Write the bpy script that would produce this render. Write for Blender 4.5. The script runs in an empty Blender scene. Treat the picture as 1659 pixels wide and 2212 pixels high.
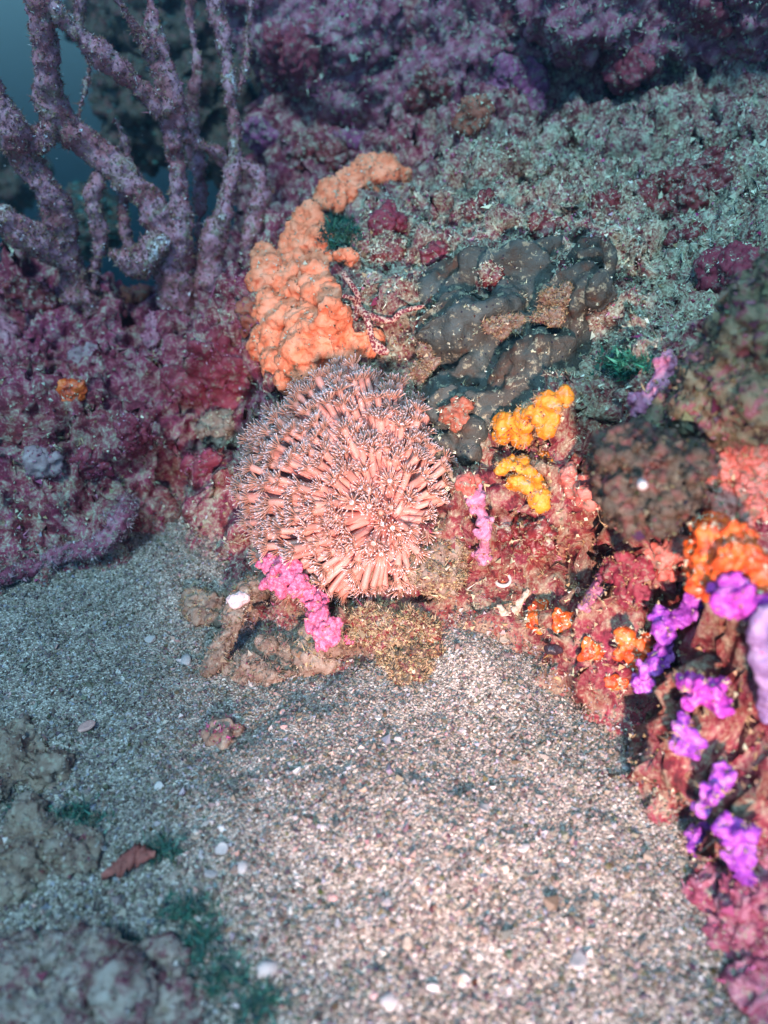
import bpy, bmesh, math, random
import numpy as np
from mathutils import Vector, Matrix
from mathutils.bvhtree import BVHTree

sc = bpy.context.scene
COL = sc.collection
R = math.radians

# ------------------------------------------------------------------ camera
PITCH, FOVV = 36.0, 62.0
CAM = np.array([0.0, -0.62, 0.50])
cd = bpy.data.cameras.new('camera'); cam = bpy.data.objects.new('camera', cd); COL.objects.link(cam)
cam.location = CAM; cam.rotation_euler = (R(90 - PITCH), 0, 0)
cd.sensor_fit = 'VERTICAL'; cd.sensor_height = 24.0; cd.lens = 12.0 / math.tan(R(FOVV / 2))
cd.clip_start = 0.02; cd.clip_end = 200.0
cd.dof.use_dof = True; cd.dof.focus_distance = 0.70; cd.dof.aperture_fstop = 2.4
sc.camera = cam

# ------------------------------------------------------------------ light
SUN_EL, SUN_ROT = 60.0, 180.0
w = bpy.data.worlds.new('World'); sc.world = w; w.use_nodes = True
nt = w.node_tree; nt.nodes.clear()
sky = nt.nodes.new('ShaderNodeTexSky'); sky.sky_type = 'NISHITA'; sky.sun_disc = False
sky.sun_elevation = R(SUN_EL); sky.sun_rotation = R(SUN_ROT)
tint = nt.nodes.new('ShaderNodeMix'); tint.data_type = 'RGBA'; tint.blend_type = 'MULTIPLY'
tint.inputs['Factor'].default_value = 1.0
tint.inputs['B'].default_value = (0.19, 0.41, 0.58, 1)          # sea water filters the daylight
bg = nt.nodes.new('ShaderNodeBackground'); bg.inputs['Strength'].default_value = 0.13
out = nt.nodes.new('ShaderNodeOutputWorld')
nt.links.new(sky.outputs[0], tint.inputs['A']); nt.links.new(tint.outputs['Result'], bg.inputs['Color'])
nt.links.new(bg.outputs[0], out.inputs['Surface'])

sd = bpy.data.lights.new('sun', 'SUN'); sun = bpy.data.objects.new('sun', sd); COL.objects.link(sun)
sd.energy = 1.5; sd.angle = R(12); sd.color = (0.50, 0.85, 1.0)   # daylight seen through sea water
# daylight comes down steeply, a little from behind the camera
sun.rotation_euler = (R(90 - SUN_EL), R(-8), 0)

# the diver's torch, held right of and below the camera: its warm pool is what the photograph shows
td = bpy.data.lights.new('dive_torch', 'SPOT'); torch = bpy.data.objects.new('dive_torch', td); COL.objects.link(torch)
torch.location = (0.04, -1.04, 0.39)
torch.rotation_euler = (Vector((0.085, -0.085, 0.040)) - Vector(torch.location)).to_track_quat('-Z', 'Y').to_euler()
td.energy = 64.0; td.color = (1.0, 0.64, 0.57); td.spot_size = R(35); td.spot_blend = 1.0; td.shadow_soft_size = 0.03

sc.view_settings.view_transform = 'Standard'; sc.view_settings.look = 'None'
sc.view_settings.exposure = 1.25; sc.view_settings.gamma = 1.0
sc.render.engine = 'CYCLES'
sc.cycles.use_denoising = True
sc.cycles.max_bounces = 4; sc.cycles.diffuse_bounces = 2; sc.cycles.glossy_bounces = 2
sc.cycles.volume_bounces = 0; sc.cycles.caustics_reflective = False; sc.cycles.caustics_refractive = False

# ------------------------------------------------------------------ helpers: rays
TV = math.tan(R(FOVV / 2)); CP, SP = math.cos(R(PITCH)), math.sin(R(PITCH))
FWD = np.array([0, CP, -SP]); UP = np.array([0, SP, CP]); RT = np.array([1.0, 0, 0])
def ray(u, v):
    d = FWD + RT * ((u - 829.5) / 2212 * 2 * TV) - UP * ((v - 1106) / 2212 * 2 * TV)
    return d / np.linalg.norm(d)
def at_y(u, v, y):
    d = ray(u, v); return CAM + d * ((y - CAM[1]) / d[1])
def at_z(u, v, z):
    d = ray(u, v); return CAM + d * ((z - CAM[2]) / d[2])

# ------------------------------------------------------------------ helpers: noise
_rs = np.random.RandomState(7)
_perm = np.tile(_rs.permutation(256), 3)
_grad = _rs.normal(size=(256, 3)); _grad /= np.linalg.norm(_grad, axis=1)[:, None]
def gnoise(p):
    pi = np.floor(p).astype(np.int64); f = p - pi; pi &= 255
    s = f * f * f * (f * (f * 6 - 15) + 10)
    r = 0
    for dx in (0, 1):
        wx = s[:, 0] if dx else 1 - s[:, 0]
        for dy in (0, 1):
            wy = s[:, 1] if dy else 1 - s[:, 1]
            for dz in (0, 1):
                wz = s[:, 2] if dz else 1 - s[:, 2]
                h = _perm[_perm[_perm[pi[:, 0] + dx] + pi[:, 1] + dy] + pi[:, 2] + dz]
                g = _grad[h]
                r = r + wx * wy * wz * (g[:, 0] * (f[:, 0] - dx) + g[:, 1] * (f[:, 1] - dy) + g[:, 2] * (f[:, 2] - dz))
    return r * 1.7
def fbm(p, freq, octs=3, off=0.0):
    r = 0; a = 1.0
    for i in range(octs):
        r = r + a * gnoise(p * freq + off + 17.3 * i); a *= 0.5; freq *= 2.03
    return r

# ------------------------------------------------------------------ helpers: meshes
def make_mesh(name, verts, faces, attrs=None, smooth=True):
    verts = np.asarray(verts, np.float32)
    me = bpy.data.meshes.new(name)
    if isinstance(faces, np.ndarray):
        faces = [faces]
    flat = []; starts = []; tot = 0
    for f in faces:
        if len(f) == 0: continue
        k = f.shape[1]; flat.append(f.ravel()); starts.append(tot + np.arange(len(f)) * k); tot += f.size
    flat = np.concatenate(flat).astype(np.int32); starts = np.concatenate(starts).astype(np.int32)
    me.vertices.add(len(verts)); me.vertices.foreach_set('co', verts.ravel())
    me.loops.add(len(flat)); me.loops.foreach_set('vertex_index', flat)
    me.polygons.add(len(starts)); me.polygons.foreach_set('loop_start', starts)
    me.polygons.foreach_set('use_smooth', np.full(len(starts), smooth))
    for k, a in (attrs or {}).items():
        a = np.asarray(a, np.float32)
        if a.ndim == 2:
            at = me.attributes.new(k, 'FLOAT_COLOR', 'POINT')
            c = np.ones((len(a), 4), np.float32); c[:, :3] = a; at.data.foreach_set('color', c.ravel())
        else:
            at = me.attributes.new(k, 'FLOAT', 'POINT'); at.data.foreach_set('value', a)
    me.update(calc_edges=True); me.validate()
    return me
def link(name, me, mat=None, parent=None, loc=(0, 0, 0), label=None, cat=None, group=None, kind=None):
    o = bpy.data.objects.new(name, me); COL.objects.link(o); o.location = loc
    if me is not None and mat is not None and not me.materials: me.materials.append(mat)
    if parent is not None: o.parent = parent
    if label: o['label'] = label
    if cat: o['category'] = cat
    if group: o['group'] = group
    if kind: o['kind'] = kind
    return o
def world_obj(name, verts, faces, mat, origin=None, parent=None, attrs=None, smooth=True, **kw):
    """verts in world space; the origin is put at the base of the thing"""
    verts = np.asarray(verts, float)
    if origin is None: origin = np.array([verts[:, 0].mean(), verts[:, 1].mean(), verts[:, 2].min()])
    me = make_mesh(name, verts - origin, faces, attrs, smooth)
    loc = np.asarray(origin) - (np.array(parent.location) if parent is not None else 0)
    return link(name, me, mat, parent, loc, **kw)
def vnormals(v, f):
    n = np.zeros_like(v)
    for k in range(1, f.shape[1] - 1):
        a, b, c = v[f[:, 0]], v[f[:, k]], v[f[:, k + 1]]
        fn = np.cross(b - a, c - a)
        for q in (0, k, k + 1):
            for d in range(3):
                n[:, d] += np.bincount(f[:, q], fn[:, d], len(v))
    return n / (np.linalg.norm(n, axis=1)[:, None] + 1e-20)
def ico(sub):
    bm = bmesh.new(); bmesh.ops.create_icosphere(bm, subdivisions=sub, radius=1.0)
    v = np.array([x.co[:] for x in bm.verts]); f = np.array([[q.index for q in p.verts] for p in bm.faces]); bm.free()
    return v, f
ICO1, ICO2, ICO3 = ico(1), ico(2), ico(3)
def frame(n, rng=None, up=None):
    n = np.asarray(n, float); n = n / np.linalg.norm(n)
    a = np.array([0, 0, 1.0]) if abs(n[2]) < 0.9 else np.array([1.0, 0, 0])
    if up is not None: a = np.asarray(up, float)
    if rng is not None: a = rng.normal(size=3)
    x = np.cross(a, n); x /= np.linalg.norm(x) + 1e-12
    return np.array([x, np.cross(n, x), n])          # rows: x, y, n
def ell(c, r, n=None, rng=None, up=None, base=None):
    v, f = base or ICO2
    r = np.broadcast_to(r, 3)
    p = v * r
    if n is not None: p = p @ frame(n, rng, up)
    return p + np.asarray(c), f
def tube(pts, rad, sides=10, seg=6):
    """closed tube through pts with radii, Catmull-Rom smoothed"""
    pts = np.asarray(pts, float); rad = np.asarray(rad, float)
    P, RR = [], []
    q = np.vstack([2 * pts[0] - pts[1], pts, 2 * pts[-1] - pts[-2]])
    for i in range(len(pts) - 1):
        for t in np.linspace(0, 1, seg, endpoint=False):
            a, b, c, d = q[i], q[i + 1], q[i + 2], q[i + 3]
            P.append(0.5 * (2 * b + (c - a) * t + (2 * a - 5 * b + 4 * c - d) * t * t + (3 * b - a - 3 * c + d) * t ** 3))
            RR.append(rad[i] * (1 - t) + rad[i + 1] * t)
    P.append(pts[-1]); RR.append(rad[-1])
    P = np.array(P); RR = np.array(RR); T = np.gradient(P, axis=0); T /= np.linalg.norm(T, axis=1)[:, None] + 1e-12
    x = np.cross(T[0], [0.3, 0.2, 0.9]); x /= np.linalg.norm(x)
    V = []; ang = np.linspace(0, 2 * np.pi, sides, endpoint=False)
    for p, r, t in zip(P, RR, T):
        x = x - t * (x @ t); x /= np.linalg.norm(x); y = np.cross(t, x)
        V.append(p + r * (np.cos(ang)[:, None] * x + np.sin(ang)[:, None] * y))
    n = len(P); V = np.vstack(V + [P[0] - T[0] * RR[0] * 0.6, P[-1] + T[-1] * RR[-1] * 0.8])
    F = []
    for i in range(n - 1):
        for j in range(sides):
            a, b = i * sides + j, i * sides + (j + 1) % sides
            F += [[a, b, b + sides], [a, b + sides, a + sides]]
    e0, e1 = n * sides, n * sides + 1
    for j in range(sides):
        F.append([(j + 1) % sides, j, e0]); F.append([(n - 1) * sides + j, (n - 1) * sides + (j + 1) % sides, e1])
    return V, np.array(F)
def join(parts):
    V, F, o = [], [], 0
    for v, f in parts: V.append(v); F.append(np.asarray(f) + o); o += len(v)
    return np.vstack(V), np.vstack(F)
def voxel(parts, vox, smooth=3, fac=0.5):
    v, f = join(parts)
    c = v.mean(0); S = 0.02 / vox                    # remesh in a comfortable scale
    me = make_mesh('tmp', (v - c) * S, f); o = bpy.data.objects.new('tmp', me); COL.objects.link(o)
    m = o.modifiers.new('r', 'REMESH'); m.mode = 'VOXEL'; m.voxel_size = 0.02
    if smooth:
        m = o.modifiers.new('s', 'SMOOTH'); m.iterations = smooth; m.factor = fac
    dg = bpy.context.evaluated_depsgraph_get(); ev = o.evaluated_get(dg)
    m2 = bpy.data.meshes.new_from_object(ev)
    V = np.zeros(len(m2.vertices) * 3, np.float32); m2.vertices.foreach_get('co', V)
    L = np.zeros(len(m2.loops), np.int32); m2.loops.foreach_get('vertex_index', L)
    bpy.data.objects.remove(o); bpy.data.meshes.remove(me); bpy.data.meshes.remove(m2)
    return V.reshape(-1, 3).astype(float) / S + c, L.reshape(-1, 4)
def main_island(v, f):
    lab = np.arange(len(v))
    while True:
        m = lab[f].min(1); new = lab.copy()
        for k in range(f.shape[1]): np.minimum.at(new, f[:, k], m)
        new = new[new]
        if (new == lab).all(): break
        lab = new
    ids, cnt = np.unique(lab, return_counts=True); keep = lab == ids[cnt.argmax()]
    idx = np.cumsum(keep) - 1; return v[keep], idx[f[keep[f[:, 0]]]]
def rough(v, f, *layers):
    """layers: (amplitude, frequency, octaves, kind)"""
    for a, fr, oc, kind in layers:
        n = vnormals(v, f); d = fbm(v, fr, oc, 3.1 * fr)
        if kind == 'r': d = 0.5 - np.abs(d)
        if kind == 'b': d = np.abs(d) - 0.3
        v = v + n * (a * d)[:, None]
    return v

# ------------------------------------------------------------------ helpers: scatter
def tris(f):
    return f if f.shape[1] == 3 else np.vstack([f[:, [0, 1, 2]], f[:, [0, 2, 3]]])
def scatter(v, f, n, rng, weight=None):
    t = tris(f); a, b, c = v[t[:, 0]], v[t[:, 1]], v[t[:, 2]]
    cr = np.cross(b - a, c - a); ar = np.linalg.norm(cr, axis=1)
    wgt = ar.copy()
    if weight is not None: wgt = wgt * weight[t].mean(1)
    cs = np.cumsum(wgt); i = np.searchsorted(cs, rng.rand(n) * cs[-1]); i = np.minimum(i, len(t) - 1)
    r1, r2 = np.sqrt(rng.rand(n))[:, None], rng.rand(n)[:, None]
    return (1 - r1) * a[i] + r1 * (1 - r2) * b[i] + r1 * r2 * c[i], cr[i] / (ar[i][:, None] + 1e-20), t[i, 0]
def blades(p, n, rng, nb, length, width, spread=0.9, lift=0.25):
    """tufts of nb thin single-triangle filaments on each point"""
    N = len(p); p = np.repeat(p, nb, 0); n = np.repeat(n, nb, 0)
    d = n + rng.normal(size=p.shape) * spread; d[:, 2] += lift
    d /= np.linalg.norm(d, axis=1)[:, None]
    s = np.cross(d, rng.normal(size=p.shape)); s /= np.linalg.norm(s, axis=1)[:, None]
    L = (length * rng.lognormal(0, 0.45, len(p)))[:, None]; W = (width * rng.lognormal(0, 0.4, len(p)))[:, None]
    p = p + rng.normal(size=p.shape) * width * 2
    V = np.stack([p - s * W - n * 0.0005, p + s * W - n * 0.0005, p + d * L], 1).reshape(-1, 3)
    return V, np.arange(len(p) * 3).reshape(-1, 3)
TET = np.array([[1, 1, 1], [1, -1, -1], [-1, 1, -1], [-1, -1, 1.0]]) / 1.3
TETF = np.array([[0, 1, 2], [0, 3, 1], [0, 2, 3], [1, 3, 2]])
OCT = np.array([[1, 0, 0], [-1, 0, 0], [0, 1, 0], [0, -1, 0], [0, 0, 1], [0, 0, -1.0]])
OCTF = np.array([[0, 2, 4], [2, 1, 4], [1, 3, 4], [3, 0, 4], [2, 0, 5], [1, 2, 5], [3, 1, 5], [0, 3, 5]])
def crumbs(p, size, rng, flat=0.7, shape=None):
    N = len(p); S, SF = shape or (TET, TETF); K = len(S)
    q = S[None] * (1 + 0.35 * rng.normal(size=(N, K, 1))).clip(0.4, 1.7)
    q = q * np.stack([np.ones(N), rng.uniform(0.55, 1.0, N), rng.uniform(0.35, flat, N)], 1)[:, None, :]
    a = rng.normal(size=(N, 4)); a /= np.linalg.norm(a, axis=1)[:, None]
    w_, x, y, z = a.T
    M = np.stack([1 - 2 * (y * y + z * z), 2 * (x * y - z * w_), 2 * (x * z + y * w_), 2 * (x * y + z * w_), 1 - 2 * (x * x + z * z), 2 * (y * z - x * w_),
                  2 * (x * z - y * w_), 2 * (y * z + x * w_), 1 - 2 * (x * x + y * y)], 1).reshape(N, 3, 3)
    q = np.einsum('nij,nkj->nki', M, q) * np.asarray(size).reshape(-1, 1, 1) + p[:, None]
    return q.reshape(-1, 3), (SF[None] + K * np.arange(N)[:, None, None]).reshape(-1, 3)
def pick(pal, wts, n, rng, jit=0.12):
    c = np.array(pal)[rng.choice(len(pal), n, p=np.array(wts) / np.sum(wts))]
    return (c * (1 + jit * rng.normal(size=(n, 1))) + 0.012 * rng.normal(size=(n, 3))).clip(0.008, 0.9)

# ------------------------------------------------------------------ materials
def ramp(nt_, stops, fac):
    r = nt_.nodes.new('ShaderNodeValToRGB'); e = r.color_ramp.elements
    while len(e) < len(stops): e.new(0.5)
    for el, (p, c) in zip(e, stops): el.position = p; el.color = (*c, 1)
    nt_.links.new(fac, r.inputs[0]); return r.outputs[0]
def noise(nt_, vec, scale, detail=5, rough_=0.6, dist=0.0):
    n = nt_.nodes.new('ShaderNodeTexNoise'); n.inputs['Scale'].default_value = scale; n.inputs['Detail'].default_value = detail
    n.inputs['Roughness'].default_value = rough_; n.inputs['Distortion'].default_value = dist
    nt_.links.new(vec, n.inputs['Vector']); return n.outputs[0]
def mixc(nt_, fac, a, b, mode='MIX'):
    m = nt_.nodes.new('ShaderNodeMix'); m.data_type = 'RGBA'; m.blend_type = mode
    for s, val in ((m.inputs['Factor'], fac), (m.inputs['A'], a), (m.inputs['B'], b)):
        if isinstance(val, bpy.types.NodeSocket): nt_.links.new(val, s)
        elif isinstance(val, (int, float)): s.default_value = val
        else: s.default_value = (*val, 1)
    return m.outputs['Result']
def math_(nt_, op, a, b=0.0, clamp=False):
    m = nt_.nodes.new('ShaderNodeMath'); m.operation = op; m.use_clamp = clamp
    for s, val in ((m.inputs[0], a), (m.inputs[1], b)):
        if isinstance(val, bpy.types.NodeSocket): nt_.links.new(val, s)
        else: s.default_value = val
    return m.outputs[0]
def new_mat(name, rough_=0.6, spec=0.4, sss=0.0, sssr=(1, 0.4, 0.3), ssss=0.004):
    m = bpy.data.materials.new(name); m.use_nodes = True; t = m.node_tree
    b = t.nodes['Principled BSDF']; b.inputs['Roughness'].default_value = rough_; b.inputs['Specular IOR Level'].default_value = spec
    if sss:
        b.inputs['Subsurface Weight'].default_value = sss; b.inputs['Subsurface Radius'].default_value = sssr; b.inputs['Subsurface Scale'].default_value = ssss
    tc = t.nodes.new('ShaderNodeTexCoord')
    return m, t, b, tc.outputs['Object']
def bump(t, b, height, strength=0.5, dist=0.002):
    n = t.nodes.new('ShaderNodeBump'); n.inputs['Strength'].default_value = strength; n.inputs['Distance'].default_value = dist
    t.links.new(height, n.inputs['Height']); t.links.new(n.outputs[0], b.inputs['Normal'])
def organic(name, stops, scale=60, bscale=500, bst=0.5, rough_=0.6, spec=0.35, sss=0.0, dots=None, dust=None, dist=0.6, bd=0.0015):
    m, t, b, co = new_mat(name, rough_, spec, sss)
    c = ramp(t, stops, noise(t, co, scale, 6, 0.65, dist))
    if dots:      # (scale, radius, colour)
        vo = t.nodes.new('ShaderNodeTexVoronoi'); vo.inputs['Scale'].default_value = dots[0]; t.links.new(co, vo.inputs['Vector'])
        k = math_(t, 'LESS_THAN', vo.outputs['Distance'], dots[1])
        c = mixc(t, k, c, dots[2])
    if dust:      # (scale, threshold, colour): patches of settled silt
        k = ramp(t, [(dust[1], (0, 0, 0)), (min(dust[1] + 0.06, 1), (1, 1, 1))], noise(t, co, dust[0], 8, 0.75, 0.3))
        c = mixc(t, k, c, dust[2])
    t.links.new(c, b.inputs['Base Color'])
    bump(t, b, noise(t, co, bscale, 4, 0.6), bst, bd)
    return m
def attr_mat(name, rough_=0.6, spec=0.4, trans=0.0):
    m, t, b, co = new_mat(name, rough_, spec)
    a = t.nodes.new('ShaderNodeAttribute'); a.attribute_name = 'col'
    t.links.new(a.outputs['Color'], b.inputs['Base Color'])
    return m
MT = {}
SILT = (0.30, 0.29, 0.22)
def reef_material():
    m, t, b, co = new_mat('reef_crust', 0.62, 0.35)
    def A(n):
        a = t.nodes.new('ShaderNodeAttribute'); a.attribute_name = n; return a.outputs['Fac']
    big = noise(t, co, 26, 6, 0.6, 0.8); mid = noise(t, co, 75, 7, 0.7, 0.5); fine = noise(t, co, 330, 5, 0.7)
    base = ramp(t, [(0.34, (0.05, 0.006, 0.008)), (0.46, (0.18, 0.022, 0.02)), (0.56, (0.22, 0.10, 0.06)), (0.7, (0.28, 0.19, 0.12))], mid)
    purple = ramp(t, [(0.32, (0.07, 0.006, 0.018)), (0.46, (0.24, 0.022, 0.065)), (0.58, (0.42, 0.065, 0.17)), (0.72, (0.54, 0.20, 0.32))], mid)
    k = math_(t, 'ADD', A('pur'), math_(t, 'MULTIPLY', math_(t, 'SUBTRACT', big, 0.5), 2.6), True)
    c = mixc(t, k, base, purple)
    silt = ramp(t, [(0.36, (0.18, 0.18, 0.12)), (0.55, (0.44, 0.46, 0.33)), (0.75, (0.64, 0.66, 0.52))], fine)
    s = math_(t, 'ADD', math_(t, 'SUBTRACT', A('sed'), 0.5), math_(t, 'ADD', math_(t, 'ADD', math_(t, 'MULTIPLY', math_(t, 'SUBTRACT', mid, 0.5), 4.5), math_(t, 'MULTIPLY', math_(t, 'SUBTRACT', fine, 0.5), 3.0)), 0.30), True)
    brown = ramp(t, [(0.36, (0.11, 0.07, 0.045)), (0.55, (0.25, 0.175, 0.115)), (0.75, (0.40, 0.30, 0.21))], fine)
    c = mixc(t, s, c, mixc(t, A('tan'), silt, brown))
    t.links.new(c, b.inputs['Base Color'])
    h = math_(t, 'ADD', mid, math_(t, 'MULTIPLY', fine, 0.6))
    bump(t, b, h, 0.8, 0.004)
    return m
MT['reef'] = reef_material()
MT['turf'] = attr_mat('algae_turf', 0.7, 0.3)
MT['grain'] = attr_mat('sand_grain', 0.48, 0.4)
def sand_material():
    m, t, b, co = new_mat('coarse_sand', 0.5, 0.5)
    vo = t.nodes.new('ShaderNodeTexVoronoi'); vo.inputs['Scale'].default_value = 620; t.links.new(co, vo.inputs['Vector'])
    sep = t.nodes.new('ShaderNodeSeparateColor'); t.links.new(vo.outputs['Color'], sep.inputs[0])
    c = ramp(t, [(0.0, (0.09, 0.07, 0.055)), (0.2, (0.22, 0.18, 0.15)), (0.55, (0.33, 0.29, 0.24)), (0.85, (0.45, 0.40, 0.34)), (1.0, (0.7, 0.66, 0.6))], sep.outputs[0])
    t.links.new(c, b.inputs['Base Color'])
    bump(t, b, vo.outputs['Distance'], 0.8, 0.002); return m
MT['sand'] = sand_material()
MT['branch'] = organic('branch_crust', [(0.32, (0.14, 0.035, 0.03)), (0.44, (0.36, 0.11, 0.13)), (0.54, (0.50, 0.24, 0.30)), (0.61, (0.24, 0.16, 0.10)), (0.70, (0.78, 0.70, 0.72))], 30, 420, 0.8, 0.55, 0.5, dust=(110, 0.56, (0.24, 0.21, 0.15)))
MT['orange'] = organic('orange_sponge', [(0.28, (0.28, 0.05, 0.02)), (0.38, (0.70, 0.17, 0.07)), (0.5, (0.90, 0.27, 0.13)), (0.7, (0.92, 0.38, 0.22))], 60, 500, 0.7, 0.55, 0.4, dust=(130, 0.585, (0.20, 0.115, 0.06)))
MT['yellow'] = organic('yellow_sponge', [(0.32, (0.44, 0.12, 0.008)), (0.5, (0.66, 0.22, 0.012)), (0.7, (0.74, 0.32, 0.04))], 70, 700, 0.4, 0.5, 0.45, sss=0.1, dust=(170, 0.545, (0.34, 0.26, 0.15)))
MT['grey'] = organic('grey_sponge', [(0.32, (0.085, 0.034, 0.018)), (0.41, (0.055, 0.046, 0.034)), (0.52, (0.052, 0.060, 0.052)), (0.7, (0.085, 0.105, 0.098))], 30, 420, 1.0, 0.62, 0.3, dots=(150, 0.13, (0.010, 0.010, 0.022)), dust=(110, 0.555, (0.26, 0.25, 0.17)))
MT['crimson'] = organic('crimson_sponge', [(0.3, (0.10, 0.011, 0.022)), (0.55, (0.22, 0.028, 0.05)), (0.75, (0.28, 0.085, 0.10))], 60, 500, 0.5, dust=(150, 0.535, (0.22, 0.17, 0.14)))
MT['maroon'] = organic('maroon_sponge', [(0.3, (0.07, 0.008, 0.012)), (0.55, (0.17, 0.018, 0.02)), (0.75, (0.26, 0.05, 0.045))], 60, 500, 0.5, 0.4, 0.5, dust=(150, 0.53, (0.30, 0.30, 0.22)))
MT['purple'] = organic('purple_soft_coral', [(0.34, (0.12, 0.016, 0.19)), (0.5, (0.26, 0.045, 0.38)), (0.66, (0.48, 0.20, 0.52))], 130, 700, 0.7, 0.6, 0.3, sss=0.15)
MT['magenta'] = organic('magenta_soft_coral', [(0.34, (0.18, 0.012, 0.19)), (0.5, (0.36, 0.04, 0.36)), (0.66, (0.55, 0.20, 0.48))], 130, 700, 0.7, 0.6, 0.3, sss=0.15)
MT['pink'] = organic('pink_soft_coral', [(0.34, (0.46, 0.05, 0.12)), (0.5, (0.70, 0.14, 0.26)), (0.7, (0.84, 0.36, 0.44))], 260, 900, 0.8, 0.6, 0.35, sss=0.15)
MT['rose'] = organic('rose_soft_coral', [(0.32, (0.30, 0.08, 0.15)), (0.5, (0.46, 0.17, 0.27)), (0.72, (0.58, 0.34, 0.42))], 120, 700, 0.7, 0.6, 0.3, sss=0.1)
MT['lavender'] = organic('lavender_stalk', [(0.3, (0.12, 0.07, 0.17)), (0.5, (0.20, 0.13, 0.27)), (0.72, (0.30, 0.22, 0.36))], 80, 500, 0.5, 0.55, 0.4, dots=(120, 0.13, (0.45, 0.10, 0.22)))
MT['fire'] = organic('orange_red_crust', [(0.34, (0.26, 0.022, 0.008)), (0.48, (0.66, 0.085, 0.012)), (0.68, (0.85, 0.22, 0.03))], 75, 500, 0.6, 0.38, 0.55, dust=(120, 0.575, (0.24, 0.17, 0.12)))
MT['salmon'] = organic('salmon_crust', [(0.32, (0.24, 0.045, 0.035)), (0.48, (0.48, 0.12, 0.09)), (0.7, (0.52, 0.26, 0.22))], 70, 500, 0.6, 0.5, 0.45, dust=(120, 0.53, (0.22, 0.16, 0.12)))
MT['rock'] = organic('rubble', [(0.3, (0.10, 0.045, 0.035)), (0.48, (0.22, 0.15, 0.11)), (0.62, (0.30, 0.23, 0.18)), (0.78, (0.38, 0.30, 0.26))], 55, 450, 0.9, 0.65, 0.35, dust=(200, 0.55, (0.32, 0.29, 0.22)))
MT['darkrock'] = organic('dark_crust', [(0.3, (0.022, 0.013, 0.010)), (0.5, (0.06, 0.048, 0.032)), (0.66, (0.12, 0.03, 0.03)), (0.8, (0.13, 0.125, 0.08))], 70, 450, 0.9, 0.6, 0.4, dust=(150, 0.57, (0.13, 0.12, 0.08)))
MT['purplerock'] = organic('purple_crust', [(0.3, (0.07, 0.010, 0.02)), (0.46, (0.22, 0.04, 0.08)), (0.58, (0.34, 0.14, 0.19)), (0.75, (0.40, 0.34, 0.30))], 60, 450, 0.9, 0.6, 0.4, dust=(160, 0.54, (0.27, 0.25, 0.19)))
MT['spotted'] = organic('spotted_rubble', [(0.34, (0.10, 0.012, 0.03)), (0.43, (0.20, 0.07, 0.08)), (0.5, (0.30, 0.22, 0.18)), (0.7, (0.42, 0.34, 0.30))], 75, 450, 0.9, 0.6, 0.4, dust=(220, 0.56, (0.40, 0.34, 0.29)))
MT['white'] = organic('white_shell', [(0.3, (0.36, 0.33, 0.31)), (0.7, (0.54, 0.50, 0.48))], 120, 900, 0.3, 0.35, 0.5)
MT['star'] = organic('sea_star_skin', [(0.35, (0.50, 0.26, 0.19)), (0.6, (0.70, 0.46, 0.34))], 200, 1500, 0.6, 0.6, 0.35, dots=(420, 0.52, (0.22, 0.025, 0.035)))
MT['violet'] = organic('violet_crust', [(0.3, (0.10, 0.015, 0.06)), (0.5, (0.24, 0.05, 0.14)), (0.7, (0.36, 0.15, 0.25))], 60, 500, 0.6, dust=(150, 0.53, (0.25, 0.24, 0.20)))
MT['rust'] = organic('rust_crust', [(0.3, (0.14, 0.03, 0.015)), (0.5, (0.32, 0.09, 0.05)), (0.7, (0.42, 0.18, 0.11))], 60, 500, 0.6, dust=(150, 0.52, (0.22, 0.18, 0.13)))
MT['rosy'] = organic('rosy_crust', [(0.3, (0.28, 0.08, 0.12)), (0.5, (0.42, 0.16, 0.21)), (0.7, (0.52, 0.32, 0.34))], 60, 500, 0.6, dust=(150, 0.55, (0.30, 0.22, 0.2)))
MT['pale'] = organic('pale_crust', [(0.3, (0.18, 0.10, 0.11)), (0.5, (0.30, 0.20, 0.21)), (0.7, (0.44, 0.36, 0.35))], 60, 500, 0.6, dust=(150, 0.58, (0.30, 0.25, 0.2)))
MT['mossy'] = organic('mossy_crust', [(0.34, (0.03, 0.015, 0.012)), (0.43, (0.12, 0.10, 0.055)), (0.51, (0.17, 0.14, 0.08)), (0.60, (0.20, 0.05, 0.06)), (0.76, (0.34, 0.20, 0.22))], 80, 400, 0.9, 0.6, 0.4, dust=(130, 0.58, (0.16, 0.19, 0.12)))
MT['green'] = organic('green_algae', [(0.3, (0.010, 0.05, 0.038)), (0.55, (0.02, 0.12, 0.085)), (0.8, (0.05, 0.22, 0.15))], 150, 600, 0.8)
MT['leaf'] = organic('red_weed', [(0.3, (0.16, 0.04, 0.03)), (0.6, (0.36, 0.11, 0.09)), (0.8, (0.45, 0.20, 0.15))], 120, 600, 0.6)
MT['black'] = organic('dark_shell', [(0.3, (0.012, 0.008, 0.012)), (0.7, (0.05, 0.03, 0.04))], 150, 600, 0.4, 0.25, 0.5)

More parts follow.
